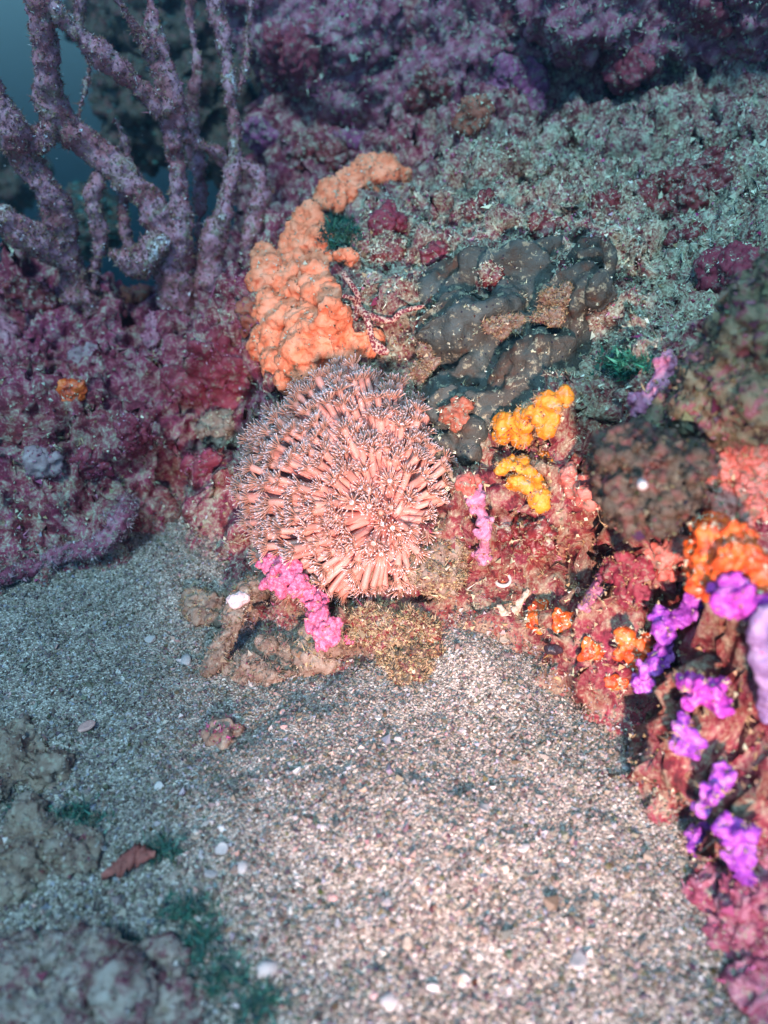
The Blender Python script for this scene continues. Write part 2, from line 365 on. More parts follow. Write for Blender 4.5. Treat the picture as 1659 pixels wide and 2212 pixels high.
# ================================================================== the ground
def rbf(pts, vals, lam=0.0):
    n = len(pts); d = np.linalg.norm(pts[:, None] - pts[None], axis=2)
    A = np.zeros((n + 3, n + 3)); A[:n, :n] = d - lam * np.eye(n)
    A[:n, n:] = np.c_[np.ones(n), pts]; A[n:, :n] = A[:n, n:].T
    x = np.linalg.solve(A, np.r_[vals, 0, 0, 0])
    def f(q):
        r = x[n] + q @ x[n + 1:]
        for i in range(n): r = r + x[i] * np.linalg.norm(q - pts[i], axis=1)
        return r
    return f
CTRL = [(600, 40, .62), (900, 40, .62), (1200, 40, .60), (1500, 40, .55), (1640, 40, .50),
        (560, 250, .60), (800, 250, .58), (1000, 250, .50), (1200, 235, .43), (1400, 215, .42), (1640, 250, .32),
        (620, 400, .50), (850, 390, .40), (1000, 330, .34), (1000, 400, .28), (1200, 400, .27), (1400, 400, .24), (1640, 400, .18),
        (640, 550, .26), (850, 550, .20), (1000, 550, .17), (1200, 550, .15), (1400, 550, .13), (1640, 550, .06),
        (560, 700, .15), (700, 700, .115), (850, 700, .10), (1000, 700, .08), (1200, 700, .06), (1400, 700, .02), (1640, 700, -.08),
        (640, 830, .09), (900, 850, .04), (1000, 850, .03), (1200, 850, -.01), (1400, 850, -.07), (1640, 850, -.16),
        (1000, 1000, -.03), (1100, 1000, -.05), (1250, 1000, -.08), (1400, 1000, -.14), (1640, 1000, -.22),
        (800, 1150, -.03), (1000, 1150, -.07), (1100, 1150, -.08), (1250, 1150, -.10), (1400, 1150, -.14), (1640, 1150, -.23),
        (700, 1290, -.075), (850, 1300, -.10), (1000, 1290, -.10), (1150, 1290, -.11), (1300, 1300, -.12), (1450, 1300, -.17), (1640, 1300, -.25),
        (880, 1420, -.14), (1130, 1330, -.115), (1250, 1400, -.15), (1400, 1450, -.17), (1520, 1450, -.20), (1640, 1450, -.26),
        (1430, 1600, -.22), (1540, 1600, -.24), (1640, 1600, -.29), (1500, 1800, -.29), (1640, 1800, -.32), (1560, 2000, -.345), (1640, 1980, -.36),
        (30, 520, .32), (250, 640, .30), (450, 660, .27), (540, 560, .36), (30, 700, .24), (250, 750, .22), (450, 750, .18),
        (30, 900, .10), (250, 900, .10), (450, 900, .085), (560, 930, .10), (30, 1050, .05), (250, 1040, .045), (440, 985, .085), (30, 1190, -.005), (180, 1160, .02)]
Pc = np.array([at_y(*c) for c in CTRL])
LOW = np.array([(-.62, .5, -.22), (-.42, .52, -.24), (-.27, .60, -.22), (-.24, .75, -.2), (-.5, .8, -.5), (-.8, .3, -.2), (-.3, -.3, -.07), (0, -.36, -.07), (.1, -.3, -.07), (-.3, -.1, -.07),
                (-.16, -.10, -.06), (0, -.22, -.06), (.06, -.19, -.045), (-.19, .0, -.05), (.13, -.26, -.05), (.2, -.42, -.06), (-.45, -.2, -.08), (-.5, .1, .0), (-.07, -.12, -.03),
                (.7, .7, .42), (.0, .9, .46), (.5, .9, .5), (.7, .0, .30), (.55, -.3, .26), (.5, -.45, .12), (-.12, .9, .4)])
LOW = np.vstack([LOW] + [at_z(u_, v_, -.01) - np.array([0, 0, .04]) for u_, v_ in ((300, 1150), (410, 1105), (500, 1080), (150, 1225), (560, 1060))])
Pall = np.vstack([Pc, LOW])
reef_h = rbf(Pall[:, :2], Pall[:, 2], 0.004)
# region weights of the crust (which growth covers the rock where): u, v, radius, silt, purple, tan
REG = [(700, 120, .16, .34, .75, 0), (900, 250, .16, .34, .70, 0), (1150, 100, .16, .45, .65, 0), (1400, 120, .14, .38, .65, 0), (1600, 200, .12, .62, .5, 0),
       (1100, 400, .13, .80, .25, 0), (1350, 330, .13, .82, .25, 0), (1250, 520, .12, .78, .2, 0), (1550, 450, .12, .80, .3, 0), (1450, 650, .10, .85, .2, .1), (950, 480, .07, .66, .4, 0),
       (860, 600, .05, .70, .3, .3), (930, 740, .05, .75, .1, .7), (1150, 800, .06, .7, .1, .4), (1350, 760, .06, .82, .15, .1), (1250, 1000, .05, .38, .12, .7), (1100, 1120, .05, .36, .12, .7),
       (1250, 1220, .05, .38, .12, .8), (1400, 1250, .05, .44, .12, .8), (1500, 1050, .06, .2, .6, .3), (1600, 900, .07, .35, .6, .1), (1200, 1380, .05, .6, .2, .9), (1330, 1420, .04, .3, .4, .7), (1450, 1500, .05, .38, .2, .7),
       (1600, 1650, .06, .30, .35, .6), (1600, 1950, .05, .28, .6, .3), (860, 1370, .05, .72, .2, 1.0), (680, 1250, .04, .6, .3, .8), (560, 900, .05, .55, .3, .6),
       (100, 600, .10, .22, .8, .1), (300, 720, .10, .22, .75, .2), (480, 700, .08, .34, .55, .3), (100, 900, .10, .28, .6, .3), (350, 880, .08, .28, .6, .5), (200, 1080, .10, .42, .45, .2), (420, 980, .06, .38, .4, .6)]

def sand_h(q):
    """height of the sand: a near bank that stands above a hollow on the left, with a heap by the rock"""
    pts = np.array([at_z(u, v, 0.0)[:2] for u, v in ((330, 1960), (430, 1720), (490, 1630), (560, 1560), (640, 1505), (715, 1465))])
    best = np.full(len(q), 9.0); sgn = np.zeros(len(q)); tt = np.zeros(len(q))
    for i in range(len(pts) - 1):
        a, b = pts[i], pts[i + 1]; ab = b - a
        t = (((q - a) @ ab) / (ab @ ab)); tc = t.clip(0, 1)
        d = np.linalg.norm(q - a - tc[:, None] * ab, axis=1)
        s = ab[0] * (q[:, 1] - a[1]) - ab[1] * (q[:, 0] - a[0])
        u = d < best; best[u] = d[u]; sgn[u] = np.sign(s[u]); tt[u] = (i + tc[u]) / (len(pts) - 1)
    s = best * sgn + 0.006 * gnoise(np.c_[q * 30, np.zeros(len(q))])
    amp = 0.018 * np.clip((tt - 0.12) / 0.5, 0, 1)
    z = -amp / (1 + np.exp(-(s / 0.011).clip(-30, 30))) * np.exp(-np.maximum(s, 0) / 0.22)
    heap = at_z(1010, 1400, 0.01)
    bank = at_z(900, 1760, 0.02)
    z = z + 0.020 * np.exp(-((q[:, 0] - bank[0]) ** 2 / .20 ** 2 + (q[:, 1] - bank[1]) ** 2 / .16 ** 2)) - .012
    z = z + 0.024 * np.exp(-((q[:, 0] - heap[0]) ** 2 + (q[:, 1] - heap[1]) ** 2) / 0.055 ** 2)
    z = z + 0.007 * fbm(np.c_[q, np.zeros(len(q))], 9, 3) + 0.0028 * fbm(np.c_[q, np.ones(len(q))], 38, 3)
    drop = np.clip(q[:, 1] - 0.38, 0, None) * np.clip((0.1 - q[:, 0]) / 0.3, 0.25, 1)
    z = z - 1.1 * drop ** 1.35 - 0.05 * np.clip(np.abs(q[:, 0]) - 1.0, 0, None)
    return z
def axis(lo, hi, step, far):
    c = np.arange(lo, hi + 1e-9, step); g = far * (np.linspace(0, 1, 30)[1:] ** 2.6)
    return np.r_[(lo - g)[::-1], c, hi + g]
def grid(xs, ys):
    X, Y = np.meshgrid(xs, ys); nx = len(xs); q = np.c_[X.ravel(), Y.ravel()]
    i = np.arange(len(ys) - 1)[:, None] * nx + np.arange(nx - 1)[None]
    i = i.ravel(); return q, np.stack([i, i + 1, i + 1 + nx, i + nx], 1)
q, sf = grid(axis(-.62, .45, .0068, 3.5), axis(-.60, .5, .0068, 3.5))
sv = np.c_[q, sand_h(q)]
sv[:, 2] += 0.0012 * gnoise(sv * np.array([160, 160, 1]))
sand = world_obj('sand', sv, sf, MT['sand'], origin=np.zeros(3), kind='structure', label='coarse pale shell sand of the seabed')

q, rf = grid(np.arange(-.80, .74, .0037), np.arange(-.46, .86, .0037))
rz = reef_h(q); rv = np.c_[q, rz]
above = np.clip((rz - sand_h(q) + 0.02) / 0.06, 0, 1)
n = vnormals(rv, rf)
wv = np.c_[fbm(rv, 14, 2, 1), fbm(rv, 14, 2, 31), fbm(rv, 14, 2, 61)] * 0.024
rv = rv + wv * above[:, None]
rv[:, 2] += 0.013 * fbm(rv, 21, 3, 13) * np.clip((rz - sand_h(q) + .05) / .05, 0, 1)
back = np.clip((rv[:, 1] - .12) / .3, 0, 1)
rv = rv + n * (above * (0.15 + back) * (0.040 * (0.4 - np.abs(fbm(rv, 8, 3, 77))) + 0.016 * fbm(rv, 16, 2, 21)))[:, None]
lum = fbm(rv, 34, 3, 5); rid = 0.45 - np.abs(fbm(rv, 22, 3, 9))
rv = rv + n * ((0.014 * lum + 0.017 * rid) * (0.25 + 0.75 * above))[:, None]
n = vnormals(rv, rf)
pit = np.clip(fbm(rv, 38, 3, 71) * 1.4 - 0.18, 0, 1); bil = np.abs(fbm(rv, 62, 3, 33)) - .3
rv = rv + n * ((0.0060 * fbm(rv, 95, 3, 2) + 0.0075 * bil - 0.020 * pit) * above)[:, None]
bvh = BVHTree.FromPolygons([Vector(p) for p in rv], rf.tolist())
bvs = BVHTree.FromPolygons([Vector(p) for p in sv], sf.tolist())
SOLID = [bvh, bvs]
def register(v, f): SOLID.append(BVHTree.FromPolygons([Vector(p) for p in v], f.tolist()))
def hit(u, v, lift=0.0):
    d = Vector(ray(u, v)); o = Vector(CAM)
    c = [h for h in (b.ray_cast(o, d) for b in SOLID) if h[0] is not None]
    if not c: return None
    h = min(c, key=lambda k: k[3]); nn = np.array(h[1])
    if nn @ np.array(d) > 0: nn = -nn
    return np.array(h[0]) + nn * lift, nn
W = np.full(len(rv), 1e-4); SED = W * 0.5; PUR = W * 0.5; TAN = W * 0.2
for u, v_, r, s, p, t in REG:
    h = hit(u, v_)
    g = np.exp(-((rv - h[0]) ** 2).sum(1) / r ** 2); W += g; SED += g * s; PUR += g * p; TAN += g * t
SED /= W; PUR /= W; TAN /= W
reef = world_obj('reef', rv, rf, MT['reef'], origin=np.zeros(3), kind='structure', label='encrusted reef rock rising behind and to the right', attrs={'sed': SED, 'pur': PUR, 'tan': TAN})

# --- turf algae and silt crumbs on the reef (nobody could count them)
rng = np.random.RandomState(11)
GREEN_SILT = [(0.48, 0.51, 0.36), (0.60, 0.64, 0.48), (0.30, 0.30, 0.20), (0.09, 0.03, 0.03), (0.72, 0.74, 0.62)]
PURP = [(0.36, 0.07, 0.16), (0.44, 0.17, 0.26), (0.22, 0.03, 0.06), (0.34, 0.27, 0.21), (0.56, 0.40, 0.48)]
TANP = [(0.33, 0.24, 0.13), (0.42, 0.32, 0.19), (0.20, 0.12, 0.065), (0.15, 0.03, 0.03), (0.52, 0.42, 0.29)]
PW = [4, 3, 3, 1.5, 0.6]
def turf_colours(i, rng):
    k = len(i); g = pick(GREEN_SILT, PW, k, rng); p = pick(PURP, PW, k, rng); t = pick(TANP, PW, k, rng)
    r = rng.rand(k); c = np.where((r < (PUR[i] * (1 - SED[i] * 0.6)) * 1.1)[:, None], p, g)
    return np.where((rng.rand(k) < TAN[i])[:, None], t, c)
vis = above * np.clip(1.3 - np.maximum(0, rv[:, 1] - .15) * 1.2, .25, 1.3) * (np.abs(rv[:, 0]) < 0.7)
zs = sand_h(rv[:, :2]); vis = vis * (rv[:, 2] > zs - 0.003)
clump = np.clip(fbm(rv, 60, 3, 44) * 1.5 + SED * 1.6 - 0.35, 0.05, 1.6)
p, nn, idx = scatter(rv, rf, 28000, rng, vis * clump * (0.35 + SED))
V1, F1 = blades(p, nn, rng, 8, 0.0036, 0.00038, 1.0, 0.1); C1 = np.repeat(turf_colours(idx, rng), 24, 0) * (1 + 0.15 * rng.normal(size=(len(V1) // 3, 1))).repeat(3, 0)
p, nn, idx = scatter(rv, rf, 68000, rng, vis * clump * (0.3 + SED))
V2, F2 = crumbs(p + nn * 0.001, 0.00100 * rng.lognormal(0, .45, len(p)), rng, 0.9); C2 = np.repeat(turf_colours(idx, rng), 4, 0)
world_obj('algae_turf', np.vstack([V1, V2]), np.vstack([F1, F2 + len(V1)]), MT['turf'], origin=np.zeros(3), attrs={'col': np.vstack([C1, C2]).clip(0.005, .9)}, smooth=False,
          kind='stuff', label='silty algae turf covering the reef rock', cat='algae')

# --- sand drifted against the foot of the reef
rng = np.random.RandomState(15); hgt = rv[:, 2] - zs
foot = np.exp(-(np.clip(hgt, 0, 1) / .013) ** 2) * (hgt > -.004) * (rv[:, 1] < .2) * (np.abs(rv[:, 0]) < .5)
FP, fn_, _ = scatter(rv, rf, 16000, rng, foot)
# --- loose grains on the sand
rng = np.random.RandomState(5)
N = 100000
gx = rng.uniform(-.46, .30, N * 2); gy = rng.uniform(-.50, .16, N * 2)
q = np.c_[gx, gy]; zg = sand_h(q); P = np.c_[q, zg]
rel = P - CAM; dep = rel @ FWD; uu = (rel @ RT) / dep / (2 * TV) * 2212 + 829; vv = 1106 - (rel @ UP) / dep / (2 * TV) * 2212
k = (uu > -60) & (uu < 1720) & (vv < 2280) & (reef_h(q) < zg + 0.02); P = P[k][:N]
gs = 0.00078 * rng.lognormal(0, .42, len(P)) * np.clip(1.0 + (-.12 - P[:, 1]) * 1.4, .95, 1.4); gs = np.where(rng.rand(len(P)) < 0.03, gs * 1.6, gs)
SANDP = [(0.175, 0.145, 0.122), (0.24, 0.20, 0.165), (0.11, 0.088, 0.072), (0.42, 0.38, 0.35), (0.06, 0.045, 0.04), (0.40, 0.26, 0.23), (0.24, 0.24, 0.27)]
C = pick(SANDP, [5, 4, 4, 1.5, 1.5, 0.6, 1.2], len(P), rng)
P[:, 2] += gs * .3; nr = (P[:, 1] < -.27) | (gs > .0014)
Va, Fa = crumbs(P[nr], gs[nr], rng, .9, (OCT, OCTF)); Vb, Fb = crumbs(P[~nr], gs[~nr] * 1.15, rng, .95)
Vc, Fc = crumbs(FP + fn_ * .0004, .00095 * rng.lognormal(0, .4, len(FP)), rng, .9); Cc = pick(SANDP, [5, 4, 4, 1.0, 1.5, 0.6, 1.2], len(FP), rng)
V = np.vstack([Va, Vb, Vc]); F = np.vstack([Fa, Fb + len(Va), Fc + len(Va) + len(Vb)]); C = np.vstack([np.repeat(C[nr], 6, 0), np.repeat(C[~nr], 4, 0), np.repeat(Cc, 4, 0)])
world_obj('sand_grains', V, F, MT['grain'], origin=np.zeros(3), attrs={'col': C}, smooth=False, kind='stuff', label='loose coarse grains of shell sand', cat='sand')

# ================================================================== things on the reef
def tuft_part(parent, v, f, n, seed, pal, wts=PW, nb=4, length=0.0022, width=0.00040, crumb=0.0, weight=None, name='algae_fuzz', lift=0.25):
    """fuzz of algae growing on a thing: one part of it"""
    rng = np.random.RandomState(seed); n = int(n * .74)
    p, nn, _ = scatter(v, f, n, rng, weight)
    V, F = blades(p, nn, rng, nb, length, width, 1.1, lift); C = np.repeat(pick(pal, wts, n, rng), nb * 3, 0)
    if crumb:
        V2, F2 = crumbs(p + nn * crumb * .3, crumb * rng.lognormal(0, .4, n), rng, .9)
        F = np.vstack([F, F2 + len(V)]); V = np.vstack([V, V2]); C = np.vstack([C, np.repeat(pick(pal, wts, n, rng), 4, 0)])
    return world_obj(name, V, F, MT['turf'], parent=parent, origin=np.array(parent.location), attrs={'col': C}, smooth=False, kind='stuff')
def inside(poly, u, v):
    c = False; n = len(poly)
    for i in range(n):
        (x1, y1), (x2, y2) = poly[i], poly[(i + 1) % n]
        if (y1 > v) != (y2 > v) and u < (x2 - x1) * (v - y1) / (y2 - y1) + x1: c = not c
    return c
def patch(poly, n, rad, seed, flat=0.5, lift=0.0, maxjump=0.05, stretch=None):
    """lumps spread over the part of the reef that an outline covers; returns ellipsoids"""
    rng = np.random.RandomState(seed); us = [p[0] for p in poly]; vs = [p[1] for p in poly]
    c = hit(np.mean(us), np.mean(vs)); d0 = np.linalg.norm(c[0] - CAM); parts = []; tries = 0; ns = []
    while len(parts) < n and tries < n * 60:
        tries += 1; u, v = rng.uniform(min(us), max(us)), rng.uniform(min(vs), max(vs))
        if not inside(poly, u, v): continue
        h = hit(u, v)
        if h is None or abs(np.linalg.norm(h[0] - CAM) - d0) > maxjump: continue
        r = rng.uniform(*rad); nn = h[1] + c[1] * 0.7; nn /= np.linalg.norm(nn)
        e = np.array([r * rng.uniform(.8, 1.25), r * rng.uniform(.8, 1.25), r * flat * rng.uniform(.8, 1.3)])
        if stretch is not None: e[0] *= stretch
        parts.append(ell(h[0] + nn * lift, e, nn, rng)); ns.append(nn)
    return parts, c
def oval(u, v, ru, rv_, k=14, seed=0):
    rng = np.random.RandomState(seed + int(u)); j = 1 + 0.18 * rng.normal(size=k)
    return [(u + ru * j[i] * math.cos(2 * math.pi * i / k), v + rv_ * j[i] * math.sin(2 * math.pi * i / k)) for i in range(k)]
def crust(name, mat, poly, n, rad, seed, label, cat, flat=0.45, vox=0.0013, lift=0.0, bumps=((0.004, 70, 3, 'r'), (0.0022, 160, 3, 'n')), fuzz=0, pal=GREEN_SILT, group=None, maxjump=0.05, holes=(), smooth=3, solid=False):
    parts, c = patch(poly, n, rad, seed, flat, lift, maxjump)
    v, f = main_island(*voxel(parts, vox, smooth)); v = rough(v, f, *bumps)
    for hu, hv, hr, hd in holes:        # oscula: real pits
        h = hit(hu, hv); d = ray(hu, hv); rel = v - CAM; along = rel @ d
        rad_ = np.linalg.norm(rel - along[:, None] * d, axis=1); front = vnormals(v, f) @ d < 0.25
        v = v + d * (hd * np.clip(1 - (rad_ / hr) ** 2, 0, 1) ** .5 * front)[:, None]
    if solid: register(v, f)
    o = world_obj(name, v, f, mat, label=label, cat=cat, group=group)
    if fuzz >= 0: tuft_part(o, v, f, int(fuzz * 1.2) + 6 * n, seed + 1, pal, crumb=0.0008, name='silt_fuzz')
    return o
def nodules(c, nrm, size, n, seed, dirv=None, elong=1.0, node=0.25):
    n = int(n * 1.5)
    """cauliflower-like cluster: knobs with smaller knobs"""
    rng = np.random.RandomState(seed); nrm = np.asarray(nrm); parts = []
    for i in range(n):
        d = rng.normal(size=3); d /= np.linalg.norm(d)
        if d @ nrm < -0.1: d = -d
        p = c + d * size * rng.uniform(.35, .85)
        if dirv is not None: p = p + np.asarray(dirv) * rng.uniform(-1, 1) * size * elong
        r = size * node * rng.uniform(.75, 1.25); parts.append(ell(p, r, base=ICO1)); parts.append(tube([c, (c + p) / 2, p], [r * .5, r * .5, r * .6], 6, 3))
        for j in range(11):
            e = rng.normal(size=3); e /= np.linalg.norm(e); parts.append(ell(p + e * r * .85, r * .42, base=ICO1))
    return parts
def soft_coral(name, mat, spots, seed, label, cat='soft coral', group=None, vox=0.00125, n=12, stalk=True):
    """spots: (u, v, size in metres, lift)"""
    parts = []; pts = []
    for i, (u, v, s, l) in enumerate(spots):
        h = hit(u, v); c = h[0] + (CAM - h[0]) / np.linalg.norm(CAM - h[0]) * l; view = (CAM - c) / np.linalg.norm(CAM - c)
        parts += nodules(c, view * .8 + h[1] * .4, s, n, seed * 31 + i); pts.append(c)
        if stalk: parts.append(tube([h[0] - h[1] * .004, (h[0] + c) / 2, c], [s * .4, s * .34, s * .5], 8, 4))
    for a, b in zip(pts[:-1], pts[1:]): parts.append(tube([a, (a + b) / 2, b], [spots[0][2] * .35] * 3, 8, 4))
    v, f = voxel(parts, vox, 1, .35); v = rough(v, f, (0.0008, 420, 2, 'n'))
    o = world_obj(name, v, f, mat, label=label, cat=cat, group=group)
    tuft_part(o, v, f, 40 * len(spots), seed, TANP, crumb=.0006, name='silt_fuzz')
    return o

# ------------------------------------------------------------------ the flower coral in the middle
def flower_coral():
    rng = np.random.RandomState(3)
    cen = CAM + ray(760, 1062) * 0.735
    root = link('flower_coral', None, loc=cen - np.array([0, 0, .06]), label='round pink flower coral with long stalked polyps, in the torch light at the centre', cat='coral')
    O = np.array(root.location)
    ax = np.array([.068, .080, .060])                     # across, up the picture, towards the camera
    B = np.array([RT, UP, -FWD])
    body, bf = ell([0, 0, 0], ax, base=ICO3); body = body @ B + cen
    body = rough(body, bf, (0.006, 22, 2, 'n'))
    m_body = organic('coral_flesh', [(0.3, (0.46, 0.21, 0.17)), (0.7, (0.58, 0.28, 0.23))], 60, 400, 0.5)
    world_obj('colony_base', body, bf, m_body, origin=O, parent=root)
    # materials of a polyp
    def along(name, stops, sss=0.25):
        m, t, b, co = new_mat(name, 0.5, 0.4, sss, (1, .45, .35), 0.003)
        a = t.nodes.new('ShaderNodeAttribute'); a.attribute_name = 't'
        oi = t.nodes.new('ShaderNodeObjectInfo')
        c = ramp(t, stops, a.outputs['Fac'])
        hs = t.nodes.new('ShaderNodeHueSaturation'); t.links.new(c, hs.inputs['Color'])
        t.links.new(math_(t, 'ADD', math_(t, 'MULTIPLY', oi.outputs['Random'], 0.36), 0.80), hs.inputs['Value'])
        c = mixc(t, math_(t, 'MULTIPLY', noise(t, co, 500, 3), 0.5), hs.outputs[0], (0.62, 0.42, 0.36), 'MULTIPLY')
        t.links.new(c, b.inputs['Base Color']); return m
    m_stalk = along('polyp_stalk', [(0.0, (0.70, 0.31, 0.27)), (0.6, (0.74, 0.35, 0.30)), (1.0, (0.54, 0.26, 0.20))])
    m_tent = along('tentacle', [(0.0, (0.40, 0.19, 0.13)), (0.5, (0.52, 0.27, 0.19)), (0.82, (0.62, 0.38, 0.32)), (0.96, (0.74, 0.62, 0.65))])
    m_mouth = organic('polyp_mouth', [(0.3, (0.80, 0.70, 0.74)), (0.7, (0.92, 0.86, 0.88))], 300, 600, 0.2, 0.4, 0.5)
    stalks = []
    for k in range(10):                                   # unit length along +z, bent towards +x
        bend = rng.uniform(.0, .45); wig = rng.uniform(-.15, .15); pts = []
        for t in np.linspace(0, 1, 6): pts.append((bend * t * t, wig * math.sin(t * 4), t * (1 - .22 * bend * t)))
        rr = [.125, .112, .10, .092, .09, .108]
        v, f = tube(pts, rr, 7, 2); tt = np.clip(v[:, 2] / pts[-1][2], 0, 1)
        e = np.array(pts[-1]); d = e - np.array(pts[-2]); d /= np.linalg.norm(d)
        stalks.append((make_mesh('stalk', v, f, {'t': tt}), e, d))
    crowns = []
    for k in range(8):                                    # tentacles about +z, unit = crown radius
        V, F, T = [], [], []; o = 0; openness = [0.80, 0.55, 0.7, 0.95, 0.5, 0.75, 1.15, 0.62][k]
        for i in range(20):
            a = 2 * math.pi * (i + .3 * rng.normal()) / 20; inner = i % 2
            th = openness * (0.60 if inner else 1.05) + .13 * rng.normal(); L = (1.0 if not inner else .85) * rng.uniform(.85, 1.15)
            p = np.array([.30 * math.cos(a), .30 * math.sin(a), 0.0]) * (.75 if inner else 1)
            S = []; n = 4; rad = .064
            for j in range(n):
                q = j / (n - 1); S.append((p.copy(), rad * (1.0 - .35 * q) * (1.25 if j == n - 1 else 1), q))
                th2 = th + .35 * q * rng.uniform(-.4, 1.0)
                p = p + L / (n - 1) * np.array([math.sin(th2) * math.cos(a), math.sin(th2) * math.sin(a), math.cos(th2)])
            up_ = np.array([-math.sin(a), math.cos(a), 0]); w_ = np.array([math.cos(th) * math.cos(a), math.cos(th) * math.sin(a), -math.sin(th)])
            for c, r, q in S:
                for s_ in range(3): V.append(c + r * (math.cos(2.09 * s_) * up_ + math.sin(2.09 * s_) * w_)); T.append(q)
            for j in range(n - 1):
                for s_ in range(3):
                    x, y = o + j * 3 + s_, o + j * 3 + (s_ + 1) % 3
                    F.append([x, y, y + 3]); F.append([x, y + 3, x + 3])
            F.append([o + 3 * n - 3, o + 3 * n - 2, o + 3 * n - 1]); o += 3 * n
        cup, cf = tube([(0, 0, -.42), (0, 0, -.18), (0, 0, .02)], [.24, .30, .36], 7, 1)   # the cup the tentacles stand on
        V = np.vstack([np.array(V), cup]); F = np.vstack([np.array(F), cf + o]); T = np.r_[T, np.zeros(len(cup))]
        crowns.append(make_mesh('tentacle_crown', V, F, {'t': T}))
    mv, mf = ell((0, 0, .10), (.24, .24, .18), base=ICO1); mouth = make_mesh('mouth', mv, mf)
    for me in [s[0] for s in stalks]: me.materials.append(m_stalk)
    for me in crowns: me.materials.append(m_tent)
    mouth.materials.append(m_mouth)
    pole = (CAM + ray(892, 1165) * .66 - cen) @ B.T; pole = pole / ax; pole /= np.linalg.norm(pole)
    spec = []; N = 960; axo = np.array([.094, .105, .088])
    for i in range(N):
        z = 1 - 2 * (i + .5) / N; ph = i * 2.399963; r_ = math.sqrt(1 - z * z)
        q = np.array([r_ * math.cos(ph), r_ * math.sin(ph), z]) + .05 * rng.normal(size=3); q /= np.linalg.norm(q)
        if q[2] < -0.12: continue                          # away from the camera it sits on rock
        tl = np.linalg.norm(q - pole * (q @ pole))
        if q @ pole > 0 and tl < .22 and rng.rand() < .35: continue
        if q[1] < -.55 and q[0] > -.2 and rng.rand() < .35: continue
        beta = rng.uniform(.32, .48) * (1.15 if q[1] < .2 else .75)
        b_ = q + beta * (pole - q) + .025 * rng.normal(size=3); b_ /= np.linalg.norm(b_)
        tip = q * axo * rng.uniform(.90, 1.05) * (1 + .05 * math.sin(5 * ph) * r_); bs = b_ * ax * .98
        d = tip - bs; L = np.linalg.norm(d); d /= L
        spec.append((q[2] + .4 * rng.rand(), bs, q - pole, d, L, tl))
    spec.sort(key=lambda k: -k[0]); rest = []
    for cnt, (_, bs, tang, d, L, tl) in enumerate(spec):
        base = bs @ B + cen; d = d @ B
        sm, e, ed = stalks[rng.randint(len(stalks))]
        bx = tang @ B + np.array([-.5, 0, -.35]) + .2 * rng.normal(size=3)
        x = bx - d * (bx @ d); x /= np.linalg.norm(x) + 1e-9; y = np.cross(d, x); wid = rng.uniform(.85, 1.15) * .031
        Mx = Matrix(((x[0] * wid, y[0] * wid, d[0] * L, 0), (x[1] * wid, y[1] * wid, d[1] * L, 0), (x[2] * wid, y[2] * wid, d[2] * L, 0), (0, 0, 0, 1)))
        Mw = Matrix.Translation(Vector(base - d * .004 - O)) @ Mx
        ew = np.array(Mw @ Vector(e)); dw = np.array(Mx.to_3x3() @ Vector(ed)); dw /= np.linalg.norm(dw)
        fr = frame(dw, rng); cr = rng.uniform(.0072, .0094)
        Cw = Matrix.Translation(Vector(ew)) @ Matrix(((fr[0][0] * cr, fr[1][0] * cr, fr[2][0] * cr, 0), (fr[0][1] * cr, fr[1][1] * cr, fr[2][1] * cr, 0), (fr[0][2] * cr, fr[1][2] * cr, fr[2][2] * cr, 0), (0, 0, 0, 1)))
        cm = crowns[rng.randint(len(crowns))]
        if cnt >= 300: rest.append((sm, Mw, 0)); rest.append((cm, Cw, 1)); continue
        st = bpy.data.objects.new('polyp', sm); COL.objects.link(st); st.parent = root; st.matrix_local = Mw
        for nm, me in (('tentacle_crown', cm), ('mouth', mouth)):
            c = bpy.data.objects.new(nm, me); COL.objects.link(c); c.parent = st; c.matrix_parent_inverse = Mw.inverted() @ Cw
    print('POLYPS', len(spec)); V, F, T, K = [], [], [], []; o = 0
    for me, M, k in rest:                                  # those past the three hundred that show largest
        v = np.zeros(len(me.vertices) * 3, np.float32); me.vertices.foreach_get('co', v); v = v.reshape(-1, 3)
        f = np.zeros(len(me.loops), np.int32); me.loops.foreach_get('vertex_index', f); t = np.zeros(len(v), np.float32); me.attributes['t'].data.foreach_get('value', t)
        A = np.array(M); V.append(v @ A[:3, :3].T + A[:3, 3]); F.append(f.reshape(-1, 3) + o); T.append(t); K.append(np.full(len(f) // 3, k, np.int32)); o += len(v)
    me = make_mesh('outer_polyps', np.vstack(V), np.vstack(F), {'t': np.concatenate(T)}); me.materials.append(m_stalk); me.materials.append(m_tent)
    me.polygons.foreach_set('material_index', np.concatenate(K)); link('outer_polyps', me, None, root, kind='stuff')
flower_coral()

